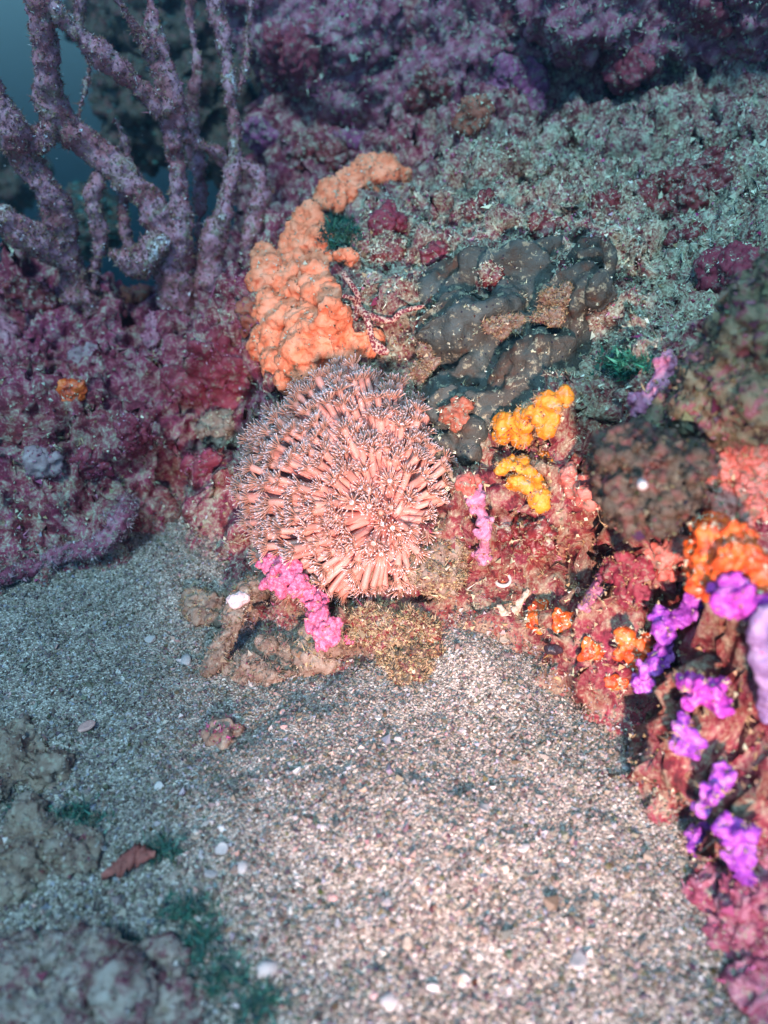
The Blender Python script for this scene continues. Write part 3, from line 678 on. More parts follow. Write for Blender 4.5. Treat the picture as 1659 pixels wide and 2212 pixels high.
# ------------------------------------------------------------------ dead branching sea fan, upper left
def sea_fan():
    root_p = hit(400, 690)[0]
    root = link('sea_fan', None, loc=root_p, label='tall dead branching sea fan overgrown with purple crust, upper left', cat='sea fan')
    k = .3577                                              # crop to picture units
    BR = [([(180, -260, .24), (235, 0, .25), (270, 400, .26), (360, 720, .27), (600, 930, .28), (860, 1150, .28), (1000, 1450, .28), (1080, 1900, .27)], [70, 88, 92, 95, 92, 100, 115, 135]),
          ([(240, -40, .25), (380, 110, .25), (560, 290, .26), (800, 490, .27), (990, 650, .28)], [50, 44, 44, 46, 50]),
          ([(860, -260, .30), (900, 0, .30), (960, 300, .295), (1030, 620, .29), (1045, 900, .29), (1090, 1300, .285), (1050, 1850, .27)], [44, 50, 58, 62, 68, 80, 100]),
          ([(640, -200, .27), (720, 0, .28), (830, 170, .28), (935, 330, .29)], [28, 34, 38, 46]),
          ([(1280, -260, .36), (1310, 0, .36), (1350, 300, .35), (1400, 620, .34), (1420, 940, .33), (1370, 1180, .31), (1290, 1450, .29), (1230, 1850, .28)], [40, 48, 48, 46, 58, 66, 76, 95]),
          ([(1090, 810, .29), (1240, 890, .31), (1420, 985, .33)], [30, 28, 38]),
          ([(-90, 200, .22), (-20, 520, .23), (60, 760, .24), (140, 950, .25), (310, 1200, .26), (400, 1480, .27), (470, 1800, .27)], [48, 62, 88, 95, 92, 92, 120]),
          ([(330, 740, .265), (230, 850, .255), (140, 960, .25)], [62, 64, 74]),
          ([(1440, 960, .33), (1570, 1080, .33), (1550, 1270, .32), (1500, 1500, .31), (1440, 1800, .30)], [44, 42, 42, 50, 66]),
          ([(-150, 1240, .22), (60, 1330, .235), (260, 1480, .25), (440, 1640, .26), (600, 1900, .27)], [90, 95, 95, 80, 90]),
          ([(960, 1440, .26), (840, 1600, .255), (740, 1560, .25), (650, 1530, .25)], [90, 85, 60, 30]),
          ([(1180, -200, .40), (1150, 100, .40), (1190, 400, .39), (1150, 760, .37), (1210, 1150, .34), (1180, 1600, .31)], [22, 26, 26, 28, 32, 40]),
          ([(520, -150, .36), (480, 120, .36), (540, 420, .35), (480, 700, .33), (540, 900, .30)], [20, 24, 24, 26, 30]),
          ([(700, 720, .30), (780, 1000, .30), (740, 1250, .29), (800, 1600, .28)], [24, 28, 34, 44]),
          ([(1400, 620, .34), (1480, 420, .36), (1500, 150, .38), (1540, -150, .39)], [32, 26, 22, 18]),
          ([(620, 1000, .28), (560, 1200, .27), (600, 1450, .27), (560, 1750, .27)], [30, 34, 44, 60])]
    for i, (pts, rad) in enumerate(BR):
        P = np.array([at_y(a * k, b * k, y) for a, b, y in pts])
        Rr = np.array(rad) * .84 * k / 2212 * 2 * TV * np.array([np.linalg.norm(p - CAM) * .92 for p in P])
        v, f = voxel([tube(P, Rr, 12, 8)], 0.0034, 1)
        v = rough(v, f, (0.007, 15, 2, 'n'), (0.0034, 60, 3, 'n'), (0.0020, 160, 2, 'n'))
        o = world_obj('branch', v, f, MT['branch'], parent=root, origin=P[-1])
        rngb = np.random.RandomState(60 + i); n = int(260 * len(pts) * (np.mean(rad) / 60))
        p, nn, _ = scatter(v, f, n, rngb)
        V, F = blades(p, nn, rngb, 5, 0.0022, 0.00036, .9, .1)
        C = np.repeat(pick([(.26, .16, .10), (.30, .12, .13), (.17, .05, .05), (.34, .26, .19), (.60, .52, .52)], PW, n, rngb), 15, 0)
        V2, F2 = crumbs(p, .0010 * rngb.lognormal(0, .4, n), rngb, .9)
        F = np.vstack([F, F2 + len(V)]); V = np.vstack([V, V2]); C = np.vstack([C, np.repeat(pick([(.26, .16, .10), (.30, .12, .15), (.17, .05, .05), (.36, .25, .26), (.70, .62, .64)], PW, n, rngb), 4, 0)])
        fz = world_obj('algae_fuzz', V, F, MT['turf'], origin=P[-1], attrs={'col': C}, smooth=False, kind='stuff')
        fz.parent = o; fz.location = (0, 0, 0)
sea_fan()

# ------------------------------------------------------------------ overhanging rocks of the back wall
def boulder(name, spec, seed, label, mat, fuzz, pal, vox=.0048, tex=((.030, 11, 3, 'r'), (.014, 32, 3, 'n'), (.006, 90, 3, 'n'))):
    rng = np.random.RandomState(seed); parts = []
    for u, v, y, r, sq in spec:
        c = at_y(u, v, y); parts.append(ell(c, (r, r * .9, r * sq)))
        for i in range(7):
            d = rng.normal(size=3); d /= np.linalg.norm(d); parts.append(ell(c + d * r * np.array([.8, .7, .8 * sq]), r * rng.uniform(.2, .4)))
    v, f = main_island(*voxel(parts, vox, 3)); v = rough(v, f, *tex); register(v, f)
    o = world_obj(name, v, f, mat, label=label, cat='rock'); tuft_part(o, v, f, fuzz, seed + 1, pal, crumb=.0016, length=.005, width=.0006)
    return o
BACKP = [(.30, .31, .24), (.40, .43, .34), (.20, .05, .09), (.32, .08, .18), (.52, .52, .46)]
boulder('overhang_rock', [(1290, 0, .46, .075, .8), (1420, 50, .44, .07, .7), (1580, -30, .42, .08, .8)], 301, 'purple-red rock overhanging the silty slope, top right', MT['purplerock'], 4200, BACKP)
boulder('overhang_rock', [(1060, 60, .56, .08, .9), (1090, 150, .52, .05, .8), (960, 180, .55, .06, .8)], 302, 'dark purple rock bulge at the top centre right of the violet crust', MT['purplerock'], 3200, BACKP)
boulder('overhang_rock', [(720, 80, .60, .09, .8), (620, 40, .60, .07, 1.0), (800, 200, .58, .06, .7)], 303, 'dark purplish rock bulge beside the sea fan, top centre', MT['purplerock'], 3200, BACKP)
boulder('far_rock', [(430, 60, .86, .13, .9), (330, 230, .80, .085, .9), (500, 260, .74, .085, 1.0), (290, 20, .9, .10, .8)], 304, 'shadowy teal rock seen through the sea fan branches', MT['darkrock'], 2600, [(.05, .16, .14), (.08, .22, .18), (.03, .08, .08), (.14, .06, .06), (.2, .34, .30)])
boulder('far_rock', [(10, 370, 1.0, .06, 1.0)], 306, 'teal weedy rock at the left edge behind the sea fan', MT['darkrock'], 500, [(.05, .20, .18), (.08, .28, .24), (.03, .10, .10), (.05, .1, .1), (.2, .4, .36)])
boulder('far_rock', [(195, 470, .75, .045, 1.0)], 305, 'teal weedy rock low in the gap between the sea fan branches', MT['darkrock'], 1400, [(.05, .20, .18), (.08, .28, .24), (.03, .10, .10), (.05, .1, .1), (.2, .4, .36)])

# ------------------------------------------------------------------ sponges
crust('orange_sponge', MT['orange'], [(562, 600), (600, 515), (665, 468), (720, 455), (735, 500), (705, 545), (715, 610), (735, 690), (800, 745), (735, 775), (640, 822), (578, 765), (565, 690)], 150, (.010, .016), 21,
      'large orange lobed sponge plate behind the flower coral', 'sponge', flat=.32, lift=.008, vox=.0018, bumps=((.010, 36, 2, 'r'), (.0045, 110, 2, 'r'), (.0012, 320, 2, 'n')), maxjump=.09, smooth=20, solid=True)
crust('orange_sponge', MT['orange'], [(690, 470), (705, 425), (765, 385), (815, 345), (858, 368), (852, 425), (815, 470), (795, 450), (755, 445)], 70, (.010, .016), 22,
      'smaller orange sponge with grey silt, topmost of the orange ones', 'sponge', flat=.35, lift=.008, vox=.0019, bumps=((.007, 42, 2, 'r'), (.003, 140, 3, 'r'), (.0012, 320, 2, 'n')), maxjump=.14, fuzz=260, smooth=14)
crust('orange_sponge', MT['orange'], [(728, 590), (738, 540), (752, 522), (764, 545), (758, 570), (740, 600)], 9, (.005, .008), 23,
      'thin finger of orange sponge above the sea star', 'sponge', flat=.8, lift=.006, vox=.0012, bumps=((.003, 130, 3, 'n'),), maxjump=.08)
gs_ = crust('grey_sponge', MT['grey'], [(915, 680), (950, 610), (1040, 570), (1180, 550), (1310, 560), (1325, 620), (1260, 700), (1290, 740), (1200, 800), (1130, 860), (1060, 900), (960, 900), (930, 820), (905, 740)], 90, (.016, .026), 24,
      'big smooth grey-blue sponge with dark pores, right of the sea star', 'sponge', flat=.34, lift=.004, vox=.0026, bumps=((.007, 20, 2, 'n'), (.0022, 75, 3, 'n'), (.0012, 240, 2, 'n')), maxjump=.16, smooth=14, fuzz=300, solid=True)
crust('yellow_sponge', MT['yellow'], [(1088, 900), (1140, 872), (1165, 885), (1205, 850), (1250, 865), (1245, 905), (1180, 915), (1160, 945), (1110, 945), (1080, 930)], 22, (.0065, .010), 25,
      'bright yellow lumpy sponge, upper of the two yellow lumps', 'sponge', flat=.85, lift=.014, vox=.0010, bumps=((.0022, 90, 2, 'n'), (.0006, 330, 2, 'n')), holes=((1140, 905, .003, .008), (1215, 895, .0025, .006)), fuzz=160, pal=TANP, smooth=2)
crust('yellow_sponge', MT['yellow'], [(1078, 985), (1130, 978), (1140, 1040), (1180, 1005), (1215, 1000), (1225, 1030), (1190, 1060), (1180, 1090), (1130, 1085), (1085, 1065)], 22, (.0055, .009), 26,
      'bright yellow sponge with dark round pores, lower of the two', 'sponge', flat=.85, lift=.014, vox=.0010, bumps=((.0022, 90, 2, 'n'), (.0006, 330, 2, 'n')), holes=((1107, 1022, .0032, .009), (1193, 1022, .0036, .010), (1100, 1050, .0022, .006)), fuzz=160, pal=TANP, smooth=2)
crust('brown_sponge', MT['grey'], oval(990, 950, 52, 30), 9, (.010, .014), 27, 'small brown smooth sponge knob beside the flower coral', 'sponge', flat=.8, lift=.004, bumps=((.002, 60, 2, 'n'),), smooth=5)
crust('red_sponge', MT['rust'], oval(985, 888, 26, 18), 9, (.006, .009), 28, 'glossy red sponge in the crevice below the grey sponge', 'sponge', flat=.6, lift=.006)
crust('crimson_sponge', MT['crimson'], oval(440, 815, 92, 78), 45, (.011, .018), 29, 'broad crimson encrusting sponge on the left mound', 'sponge', flat=.20, lift=.0005, vox=.0020, bumps=((.004, 60, 3, 'n'),), fuzz=200, pal=PURP)
crust('orange_button_sponge', MT['fire'], oval(155, 845, 26, 14), 8, (.007, .010), 30, 'lone orange patch on the dark left mound', 'sponge', flat=.4, lift=.003)
crust('pink_sponge', MT['crimson'], oval(287, 932, 28, 30), 9, (.009, .013), 31, 'small round pinkish sponge on the lower left mound', 'sponge', flat=.6, lift=.004, fuzz=60, pal=PURP)
crust('pale_crust', MT['rock'], oval(478, 930, 38, 26), 14, (.008, .013), 32, 'pale grey crusted stone at the foot of the left mound', 'rock', flat=.8, lift=.006, bumps=((.005, 90, 3, 'n'),), fuzz=120)
crust('maroon_sponge', MT['maroon'], [(1385, 420), (1430, 390), (1500, 360), (1560, 330), (1570, 400), (1500, 440), (1420, 470)], 30, (.009, .014), 33, 'dark red sponge patch on the silty upper right slope', 'sponge', flat=.3, lift=.0005, vox=.0018, fuzz=220, maxjump=.1)
crust('maroon_sponge', MT['maroon'], [(1010, 440), (1050, 410), (1090, 430), (1075, 470), (1020, 470)], 12, (.009, .013), 34, 'dark red sponge patch above the grey sponge, on the silty slope', 'sponge', flat=.3, lift=.0005, vox=.0018, fuzz=100, maxjump=.1)
crust('red_sponge', MT['crimson'], oval(1590, 590, 75, 34), 20, (.009, .014), 35, 'smooth red sponge cushion at the right edge, upper half', 'sponge', flat=.6, lift=.006, vox=.0017)
crust('red_sponge', MT['crimson'], oval(945, 578, 18, 36), 8, (.007, .010), 36, 'upright red sponge lobe above the grey sponge', 'sponge', flat=.8, lift=.010)
crust('red_sponge', MT['crimson'], oval(825, 485, 24, 32), 9, (.008, .011), 37, 'red sponge lobe between the two orange sponges', 'sponge', flat=.8, lift=.008)
crust('violet_crust', MT['crimson'], oval(640, 110, 70, 34), 20, (.016, .024), 38, 'violet-red crust high on the dark back wall', 'sponge', flat=.3, lift=.001, vox=.0026, maxjump=.14)
crust('red_crust', MT['crimson'], oval(1335, 145, 55, 28), 14, (.012, .017), 39, 'red crust under the overhang, top right', 'sponge', flat=.3, lift=.001, vox=.0022, maxjump=.14)
crust('turf_boulder', MT['maroon'], oval(855, 590, 62, 55), 16, (.011, .017), 40, 'silt-tufted round rock knob between the sea star and the red lobe', 'rock', flat=.9, lift=.006, vox=.0016, bumps=((.005, 60, 3, 'n'), (.002, 180, 2, 'n')), fuzz=900)

for i, (u, v, ru, rv_, n_, r_, mt, lab) in enumerate([
        (590, 165, 40, 30, 12, .014, 'crimson', 'small dark rose crust on the back wall just right of the sea fan'), (930, 205, 34, 40, 12, .014, 'maroon', 'maroon crust in the middle of the back wall'), (1120, 190, 46, 60, 18, .014, 'violet', 'violet crust beside the dark cleft, upper right of centre'),
        (1120, 45, 22, 26, 8, .012, 'crimson', 'small red ball-like growth near the top edge, right of centre'), (1525, 40, 40, 26, 10, .014, 'crimson', 'crimson crust on the overhang at the top edge, far right'), (560, 300, 34, 26, 10, .013, 'violet', 'violet crust low on the wall beside the sea fan'),
        (690, 330, 44, 22, 12, .013, 'maroon', 'maroon crust above the topmost orange sponge'), (770, 300, 36, 20, 10, .012, 'violet', 'dull violet crust on the wall above the orange sponges'), (1010, 240, 36, 26, 10, .013, 'rust', 'rusty orange crust in the shade of the back wall'),
        (1300, 440, 40, 22, 12, .010, 'maroon', 'long maroon patch in the middle of the silty slope'), (1180, 480, 36, 18, 10, .010, 'maroon', 'maroon patch just above the grey sponge'), (1480, 520, 30, 16, 8, .010, 'maroon', 'small maroon patch in the silt left of the red cushion'),
        (1060, 590, 22, 14, 6, .008, 'maroon', 'little dark red patch at the upper edge of the grey sponge'), (60, 640, 50, 40, 14, .014, 'maroon', 'dark maroon crust on the left mound below the sea fan'), (330, 640, 60, 14, 12, .010, 'rust', 'reddish streak of crust at the sea fan foot'),
        (320, 705, 20, 26, 8, .009, 'rosy', 'pink crust patch in the middle of the left mound'), (20, 715, 22, 26, 8, .010, 'rosy', 'pink crust at the left edge of the mound'), (185, 770, 24, 10, 6, .009, 'pale', 'pale shell-like crust on the left mound'),
        (430, 1010, 40, 20, 10, .009, 'crimson', 'dull red crust low on the left mound near the sand'), (200, 1010, 30, 18, 8, .010, 'crimson', 'reddish crust low on the left mound above the fallen branch'), (520, 690, 30, 40, 10, .010, 'rust', 'reddish-brown growth just left of the large orange sponge'),
        (100, 990, 30, 14, 7, .010, 'pale', 'pale lilac crust low at the far left')]):
    crust('encrusting_sponge', MT[mt], oval(u, v, ru, rv_), n_, (r_ * .8, r_ * 1.25), 400 + i, lab, 'sponge', flat=.3, lift=.001, vox=.0025, bumps=((.006, 55, 3, 'r'), (.0026, 170, 2, 'n')), fuzz=90, pal=PURP if v > 600 else GREEN_SILT, maxjump=.12)
for i, (u, v, ru, rv_, lab) in enumerate([(1080, 705, 34, 16, 'tan silt clump on the left half of the grey sponge'), (1215, 640, 24, 18, 'upright silty tuft on the right half of the grey sponge'), (1180, 690, 22, 16, 'small silt clump low on the right of the grey sponge'),
                                           (920, 800, 22, 50, 'tan ragged growth between the flower coral and grey sponge'), (960, 1000, 40, 26, 'tan tufted rock right beside the flower coral')]):
    crust('silt_clump', MT['rock'], oval(u, v, ru, rv_), 12, (.004, .008), 440 + i, lab, 'algae', flat=.7, lift=.004, vox=.0010, bumps=((.004, 110, 3, 'n'), (.002, 260, 2, 'n')), fuzz=380, pal=TANP, maxjump=.07)

# ------------------------------------------------------------------ sea star
def sea_star():
    c = hit(787, 684, .009)[0]; parts = []
    def arm(uv, r0):
        P = [c] + [hit(u, v, l)[0] for u, v, l in uv]
        P = np.array(P)
        for i in range(1, len(P)):                          # keep the arm near the centre's distance
            d = P[i] - CAM; t = np.linalg.norm(d); t0 = np.linalg.norm(P[i - 1] - CAM)
            P[i] = CAM + d / t * np.clip(t, t0 - .012, t0 + .010)
        parts.append(tube(P, np.linspace(r0, r0 * .52, len(P)), 10, 6))
    arm([(772, 662, .009), (752, 632, .009), (742, 604, .009), (738, 586, .008)], .0037)
    arm([(770, 676, .009), (748, 660, .009), (733, 648, .008)], .0037)
    arm([(815, 688, .009), (850, 682, .010), (880, 676, .011), (902, 677, .010)], .0037)
    arm([(795, 712, .011), (802, 738, .015), (813, 760, .020), (822, 776, .024)], .0037)
    arm([(776, 690, .006), (768, 694, .002)], .0040)
    parts.append(ell(c, (.0046, .0046, .0036), (CAM - c)))
    v, f = voxel(parts, .0007, 3); v = rough(v, f, (.0006, 520, 2, 'n'))
    world_obj('sea_star', v, f, MT['star'], label='slender cream sea star with dark red spots, clinging above the flower coral', cat='sea star')
sea_star()

# ------------------------------------------------------------------ right foreground growths
def lump(name, mat, u, v, y, r, seed, label, cat='rock', n=9, fuzz=500, pal=TANP, vox=.0016, squash=.8):
    rng = np.random.RandomState(seed); c = at_y(u, v, y); parts = [ell(c, (r, r, r * squash))]
    for i in range(n):
        d = rng.normal(size=3); d /= np.linalg.norm(d); parts.append(ell(c + d * r * .75, r * rng.uniform(.25, .5)))
    parts.append(tube([c, c + np.array([.25 * r, 1.2 * r, -.5 * r]), c + np.array([.5 * r, 2.6 * r, -1.6 * r])], [r * .8, r * .75, r * .9], 10, 5))   # rooted in the reef
    vv_, f = main_island(*voxel(parts, vox, 3)); vv_ = rough(vv_, f, (.012, 34, 3, 'r'), (.006, 90, 3, 'n'), (.0025, 240, 2, 'n'))
    o = world_obj(name, vv_, f, mat, label=label, cat=cat)
    if fuzz: tuft_part(o, vv_, f, fuzz, seed + 1, pal, crumb=.0012)
    return o
lump('rock_outcrop', MT['darkrock'], 1400, 1030, -.185, .030, 70, 'dark brown crusted knob jutting towards the camera on the right', n=14, fuzz=1300, pal=[(.07, .06, .04), (.11, .10, .065), (.04, .02, .018), (.13, .04, .04), (.15, .17, .12)])
def ridge():
    rng = np.random.RandomState(71); P = np.array([at_y(1790, 620, -.19), at_y(1690, 710, -.205), at_y(1590, 800, -.205), at_y(1500, 880, -.19), at_y(1460, 980, -.17)])
    parts = [tube(P, [.024, .019, .014, .013, .015], 12, 8), tube(P + np.array([.03, .07, -.05]), [.04, .036, .030, .028, .025], 12, 8), tube([at_y(1730, 800, -.20), at_y(1650, 880, -.20), at_y(1590, 960, -.19)], [.03, .026, .022], 12, 8)]
    for i in range(90):
        a_ = rng.randint(4); t_ = rng.rand(); c = P[a_] * (1 - t_) + P[a_ + 1] * t_; d = rng.normal(size=3); d /= np.linalg.norm(d); parts.append(ell(c + d * .016, rng.uniform(.003, .007), base=ICO1))
    v, f = main_island(*voxel(parts, .0026, 3)); v = rough(v, f, (.016, 26, 3, 'n'), (.010, 60, 3, 'r'), (.004, 150, 2, 'n'))
    o = world_obj('rock_ridge', v, f, MT['mossy'], label='crusted pink and green rock ridge at the right edge above the dark knob', cat='rock')
    tuft_part(o, v, f, 3200, 72, [(.13, .13, .075), (.20, .15, .10), (.08, .03, .03), (.28, .11, .14), (.14, .20, .12)], crumb=.0018)
ridge()
crust('salmon_crust', MT['salmon'], [(1470, 1000), (1560, 940), (1650, 920), (1659, 1080), (1600, 1130), (1520, 1110)], 40, (.008, .014), 72, 'salmon pink crust at the right edge behind the dark knob', 'sponge', lift=.006, flat=.6, bumps=((.005, 70, 3, 'b'), (.002, 200, 2, 'n')), fuzz=260, pal=TANP)
crust('orange_crust', MT['fire'], [(1480, 1150), (1560, 1120), (1655, 1130), (1659, 1240), (1580, 1260), (1520, 1250)], 34, (.007, .012), 73, 'glowing orange-red sponge crust at the right edge', 'sponge', lift=.010, flat=.7, bumps=((.005, 70, 3, 'n'), (.0015, 220, 2, 'n')))
crust('orange_crust', MT['fire'], [(1285, 1345), (1310, 1345), (1350, 1375), (1400, 1390), (1400, 1410), (1330, 1415), (1310, 1385)], 20, (.005, .008), 74, 'orange sponge crust left of the purple soft coral', 'sponge', lift=.008, flat=.8, vox=.001, bumps=((.003, 90, 3, 'n'),))
crust('salmon_crust', MT['salmon'], oval(1450, 1205, 34, 34), 16, (.006, .010), 75, 'salmon crust with a dark hollow below the dark knob', 'sponge', lift=.006, flat=.7, holes=((1470, 1225, .006, .012),))
crust('red_crust', MT['crimson'], oval(1365, 1235, 38, 58), 22, (.007, .010), 76, 'dull red oval sponge below the dark knob', 'sponge', lift=.003, flat=.5, fuzz=80, pal=TANP)
for i, (u, v, ru, rv_, lab) in enumerate([(1165, 1318, 26, 9, 'slim orange-red crust nearest the flower coral, on the silty rock'), (1163, 1345, 22, 14, 'orange-red crust beside the broken shell, on the silty rock'), (1215, 1345, 28, 20, 'larger orange-red crust below the pink soft coral'),
                                          (1268, 1405, 26, 18, 'rust red crust left of the bright orange crust'), (1325, 1470, 20, 8, 'thin rust red streak at the rock foot above the sand'), (900, 1372, 9, 20, 'small orange tuft in the turf under the flower coral'), (925, 1392, 9, 11, 'round amber knob in the turf under the flower coral')]):
    crust('orange_crust', MT['fire'], oval(u, v, ru, rv_), 9, (.0035, .0055), 80 + i, lab, 'sponge', lift=.003, flat=.7, vox=.0009, bumps=((.0016, 150, 2, 'n'),))
crust('yellow_tuft', MT['salmon'], oval(1270, 1060, 26, 30), 12, (.005, .008), 90, 'orange-pink sponge between the yellow sponge and the dark knob', 'sponge', lift=.010, flat=.8)
crust('red_crust', MT['maroon'], oval(1135, 1155, 50, 28), 14, (.006, .010), 91, 'deep red crust below the yellow sponge', 'sponge', lift=.002, flat=.5, fuzz=140, pal=TANP)
crust('coral_red_sponge', MT['salmon'], oval(995, 1030, 18, 20), 8, (.005, .007), 92, 'small coral-red knob touching the right side of the flower coral', 'sponge', lift=.016, flat=.9, vox=.0009, bumps=((.002, 150, 2, 'n'),))
crust('purple_crust', MT['purplerock'], [(1500, 1930), (1580, 1880), (1659, 1860), (1659, 2040), (1600, 2060), (1540, 2000)], 34, (.010, .015), 93, 'dark purple-red crust at the lower right edge', 'sponge', lift=.001, flat=.35, vox=.0018, fuzz=500, pal=PURP, bumps=((.007, 50, 3, 'r'), (.003, 150, 3, 'n')))

soft_coral('soft_coral', MT['purple'], [(1490, 1312, 0.0134, 0.056), (1440, 1350, 0.0144, 0.056), (1428, 1405, 0.0124, 0.054), (1400, 1445, 0.0103, 0.052), (1385, 1475, 0.0103, 0.050)], 5, 'long violet nodular soft coral hanging in a chain at the right', n=14)
soft_coral('soft_coral', MT['magenta'], [(1525, 1495, 0.0165, .024), (1480, 1478, 0.0083, .022), (1560, 1525, 0.0083, .022)], 6, 'bright magenta soft coral clump below the violet chain', n=16)
soft_coral('soft_coral', MT['magenta'], [(1590, 1292, 0.0175, .024)], 7, 'magenta soft coral clump beside the lavender stalk, under the orange crust', n=18)
soft_coral('soft_coral', MT['purple'], [(1470, 1578, 0.0093, .016), (1490, 1612, 0.0114, .018), (1478, 1552, 0.0062, .015)], 8, 'small violet-pink soft coral at the foot of the right reef, over the sand', n=12)
soft_coral('soft_coral', MT['purple'], [(1560, 1672, 0.0103, .022), (1545, 1712, 0.0103, .022), (1520, 1740, 0.0083, .020)], 9, 'violet-pink soft coral branch below the magenta clump', n=12)
soft_coral('soft_coral', MT['purple'], [(1508, 1812, 0.0134, .016)], 10, 'round violet soft coral just above the sand, lower right', n=16)
soft_coral('soft_coral', MT['purple'], [(1590, 1790, 0.0134, .024), (1600, 1840, 0.0114, .022), (1612, 1890, 0.0083, .020)], 11, 'violet soft coral at the right edge beside the round one', n=14)
soft_coral('soft_coral', MT['rose'], [(1290, 1290, .011, .012), (1300, 1255, .007, .012), (1262, 1312, .006, .010), (1310, 1225, .006, .012)], 12, 'rose pink knobbly soft coral left of the dull red oval', n=12)
soft_coral('soft_coral', MT['rose'], [(1395, 868, .014, .020), (1440, 790, .012, .022), (1440, 850, .011, .020)], 13, 'pale lilac-pink soft coral above the dark knob', n=14)
soft_coral('soft_coral', MT['rose'], [(1030, 1075, .012, .010), (1050, 1140, .011, .010), (1045, 1200, .010, .010)], 14, 'pale rose fuzzy soft coral between flower coral and yellow sponge', n=14)
soft_coral('soft_coral', MT['pink'], [(598, 1245, 0.0163, 0.064), (628, 1232, 0.0137, 0.068), (588, 1214, 0.0125, 0.066), (645, 1262, 0.0125, 0.064)], 15, 'hot pink nodular soft coral at the lower left of the flower coral', n=16, vox=.0009)
soft_coral('soft_coral', MT['pink'], [(668, 1285, 0.0125, 0.060), (684, 1308, 0.0125, 0.056)], 16, 'small hot pink soft coral, middle one of those under the flower coral', n=14, vox=.0009)
soft_coral('soft_coral', MT['pink'], [(700, 1345, 0.0150, 0.050), (710, 1372, 0.0125, 0.046), (692, 1330, 0.0112, 0.052), (696, 1392, 0.0088, 0.042)], 17, 'hot pink soft coral clump hanging lowest over the sand', n=16, vox=.0010)
soft_coral('soft_coral', MT['pink'], [(757, 1384, .006, .024)], 18, 'tiny pink soft coral bud right of the lowest pink clump', n=8, vox=.0008)
soft_coral('soft_coral', MT['pink'], [(775, 1366, .0045, .028)], 19, 'tiniest pink soft coral bud in the tan turf', n=7, vox=.0007)

def stalk():
    P = np.array([at_y(1652, 1310, -.275), at_y(1640, 1380, -.28), at_y(1652, 1450, -.285), at_y(1658, 1550, -.29)])
    v, f = voxel([tube(P, [.0045, .0062, .006, .0055], 12, 8), tube([P[2], P[2] + np.array([.03, .04, -.02])], [.006, .010], 8, 6)], .0012, 3); v = rough(v, f, (.003, 60, 3, 'n'), (.0008, 260, 2, 'n'))
    world_obj('lavender_stalk', v, f, MT['lavender'], label='pale lavender soft coral trunk with red specks at the right edge', cat='soft coral')
stalk()

# ------------------------------------------------------------------ turf mound under the coral, rubble
def stone(name, mat, u, v, r, seed, label, cat='rock', squash=.6, fuzz=300, pal=TANP, sink=.3, stretch=(1, 1), vox=.0014, group=None, length=.0028):
    vox = max(vox, r * .055)
    rng = np.random.RandomState(seed); h = hit(u, v); c = h[0] + np.array([0, 0, r * squash * (1 - 2 * sink)])
    parts = [ell(c, (r * stretch[0], r * stretch[1], r * squash))]
    for i in range(6):
        d = rng.normal(size=3) * np.array([stretch[0], stretch[1], squash]); parts.append(ell(c + d * r * .4, r * rng.uniform(.3, .5)))
    vv_, f = main_island(*voxel(parts, vox, 2)); vv_ = rough(vv_, f, (r * .35, .5 / r, 3, 'n'), (.006, 60, 3, 'r'), (.003, 140, 3, 'n'))
    o = world_obj(name, vv_, f, mat, label=label, cat=cat, group=group)
    if fuzz: tuft_part(o, vv_, f, int(fuzz * 1.35), seed + 1, pal, crumb=.0009, length=length, nb=3)
    return o
stone('turf_mound', MT['maroon'], 850, 1372, .027, 100, 'tan turf-covered rock shelf right under the flower coral', squash=.45, fuzz=4200, stretch=(1.35, .7), length=.0026)
stone('turf_mound', MT['darkrock'], 885, 1438, .019, 101, 'low round stone with tan turf, half buried in the sand below the coral', squash=.75, fuzz=1900, sink=.35)
stone('turf_mound', MT['rock'], 945, 1240, .022, 102, 'tan hydroid tuft on rock at the lower right of the flower coral', squash=.8, fuzz=1600, length=.0028)
stone('rubble_stone', MT['rock'], 590, 1440, .030, 103, 'brown silted rubble between the leaning stick and the sand bank', squash=.22, fuzz=1100, stretch=(1.3, .8), pal=[(.22, .16, .11), (.28, .20, .15), (.13, .09, .07), (.2, .1, .09), (.4, .36, .3)])
stone('rubble_stone', MT['rock'], 690, 1410, .022, 104, 'small knobbly stone below the lowest pink soft coral', squash=.6, fuzz=350)
stone('rubble_stone', MT['rock'], 470, 1310, .026, 105, 'low grey silted rubble on the hollow left of the leaning stick', squash=.2, fuzz=400, stretch=(1.3, .8))
stone('rubble_stone', MT['rock'], 30, 1640, .034, 106, 'dark purplish stone on the sand at the left edge', squash=.25, fuzz=500, pal=[(.27, .21, .17), (.36, .29, .24), (.17, .12, .10), (.18, .05, .06), (.52, .46, .42)])
stone('rubble_stone', MT['spotted'], 130, 2140, .052, 107, 'broad crusted stone with maroon spots in the lower left corner', squash=.17, fuzz=2600, pal=[(.27, .21, .17), (.36, .29, .24), (.17, .12, .10), (.18, .05, .06), (.52, .46, .42)], stretch=(1.2, .7))
stone('rubble_stone', MT['spotted'], 330, 2170, .034, 108, 'smaller crusted stone at the bottom edge beside the green weed', squash=.22, fuzz=600, pal=[(.27, .21, .17), (.36, .29, .24), (.17, .12, .10), (.18, .05, .06), (.52, .46, .42)])
stone('rubble_stone', MT['rock'], 40, 1850, .026, 109, 'greyish stone at the left edge among green weed', squash=.25, fuzz=400, pal=[(.27, .21, .17), (.36, .29, .24), (.17, .12, .10), (.18, .05, .06), (.52, .46, .42)])
stone('rubble_stone', MT['rock'], 160, 1845, .018, 110, 'small purple-flecked stone on the left sand', squash=.25, fuzz=260, pal=[(.27, .21, .17), (.36, .29, .24), (.17, .12, .10), (.18, .05, .06), (.52, .46, .42)])
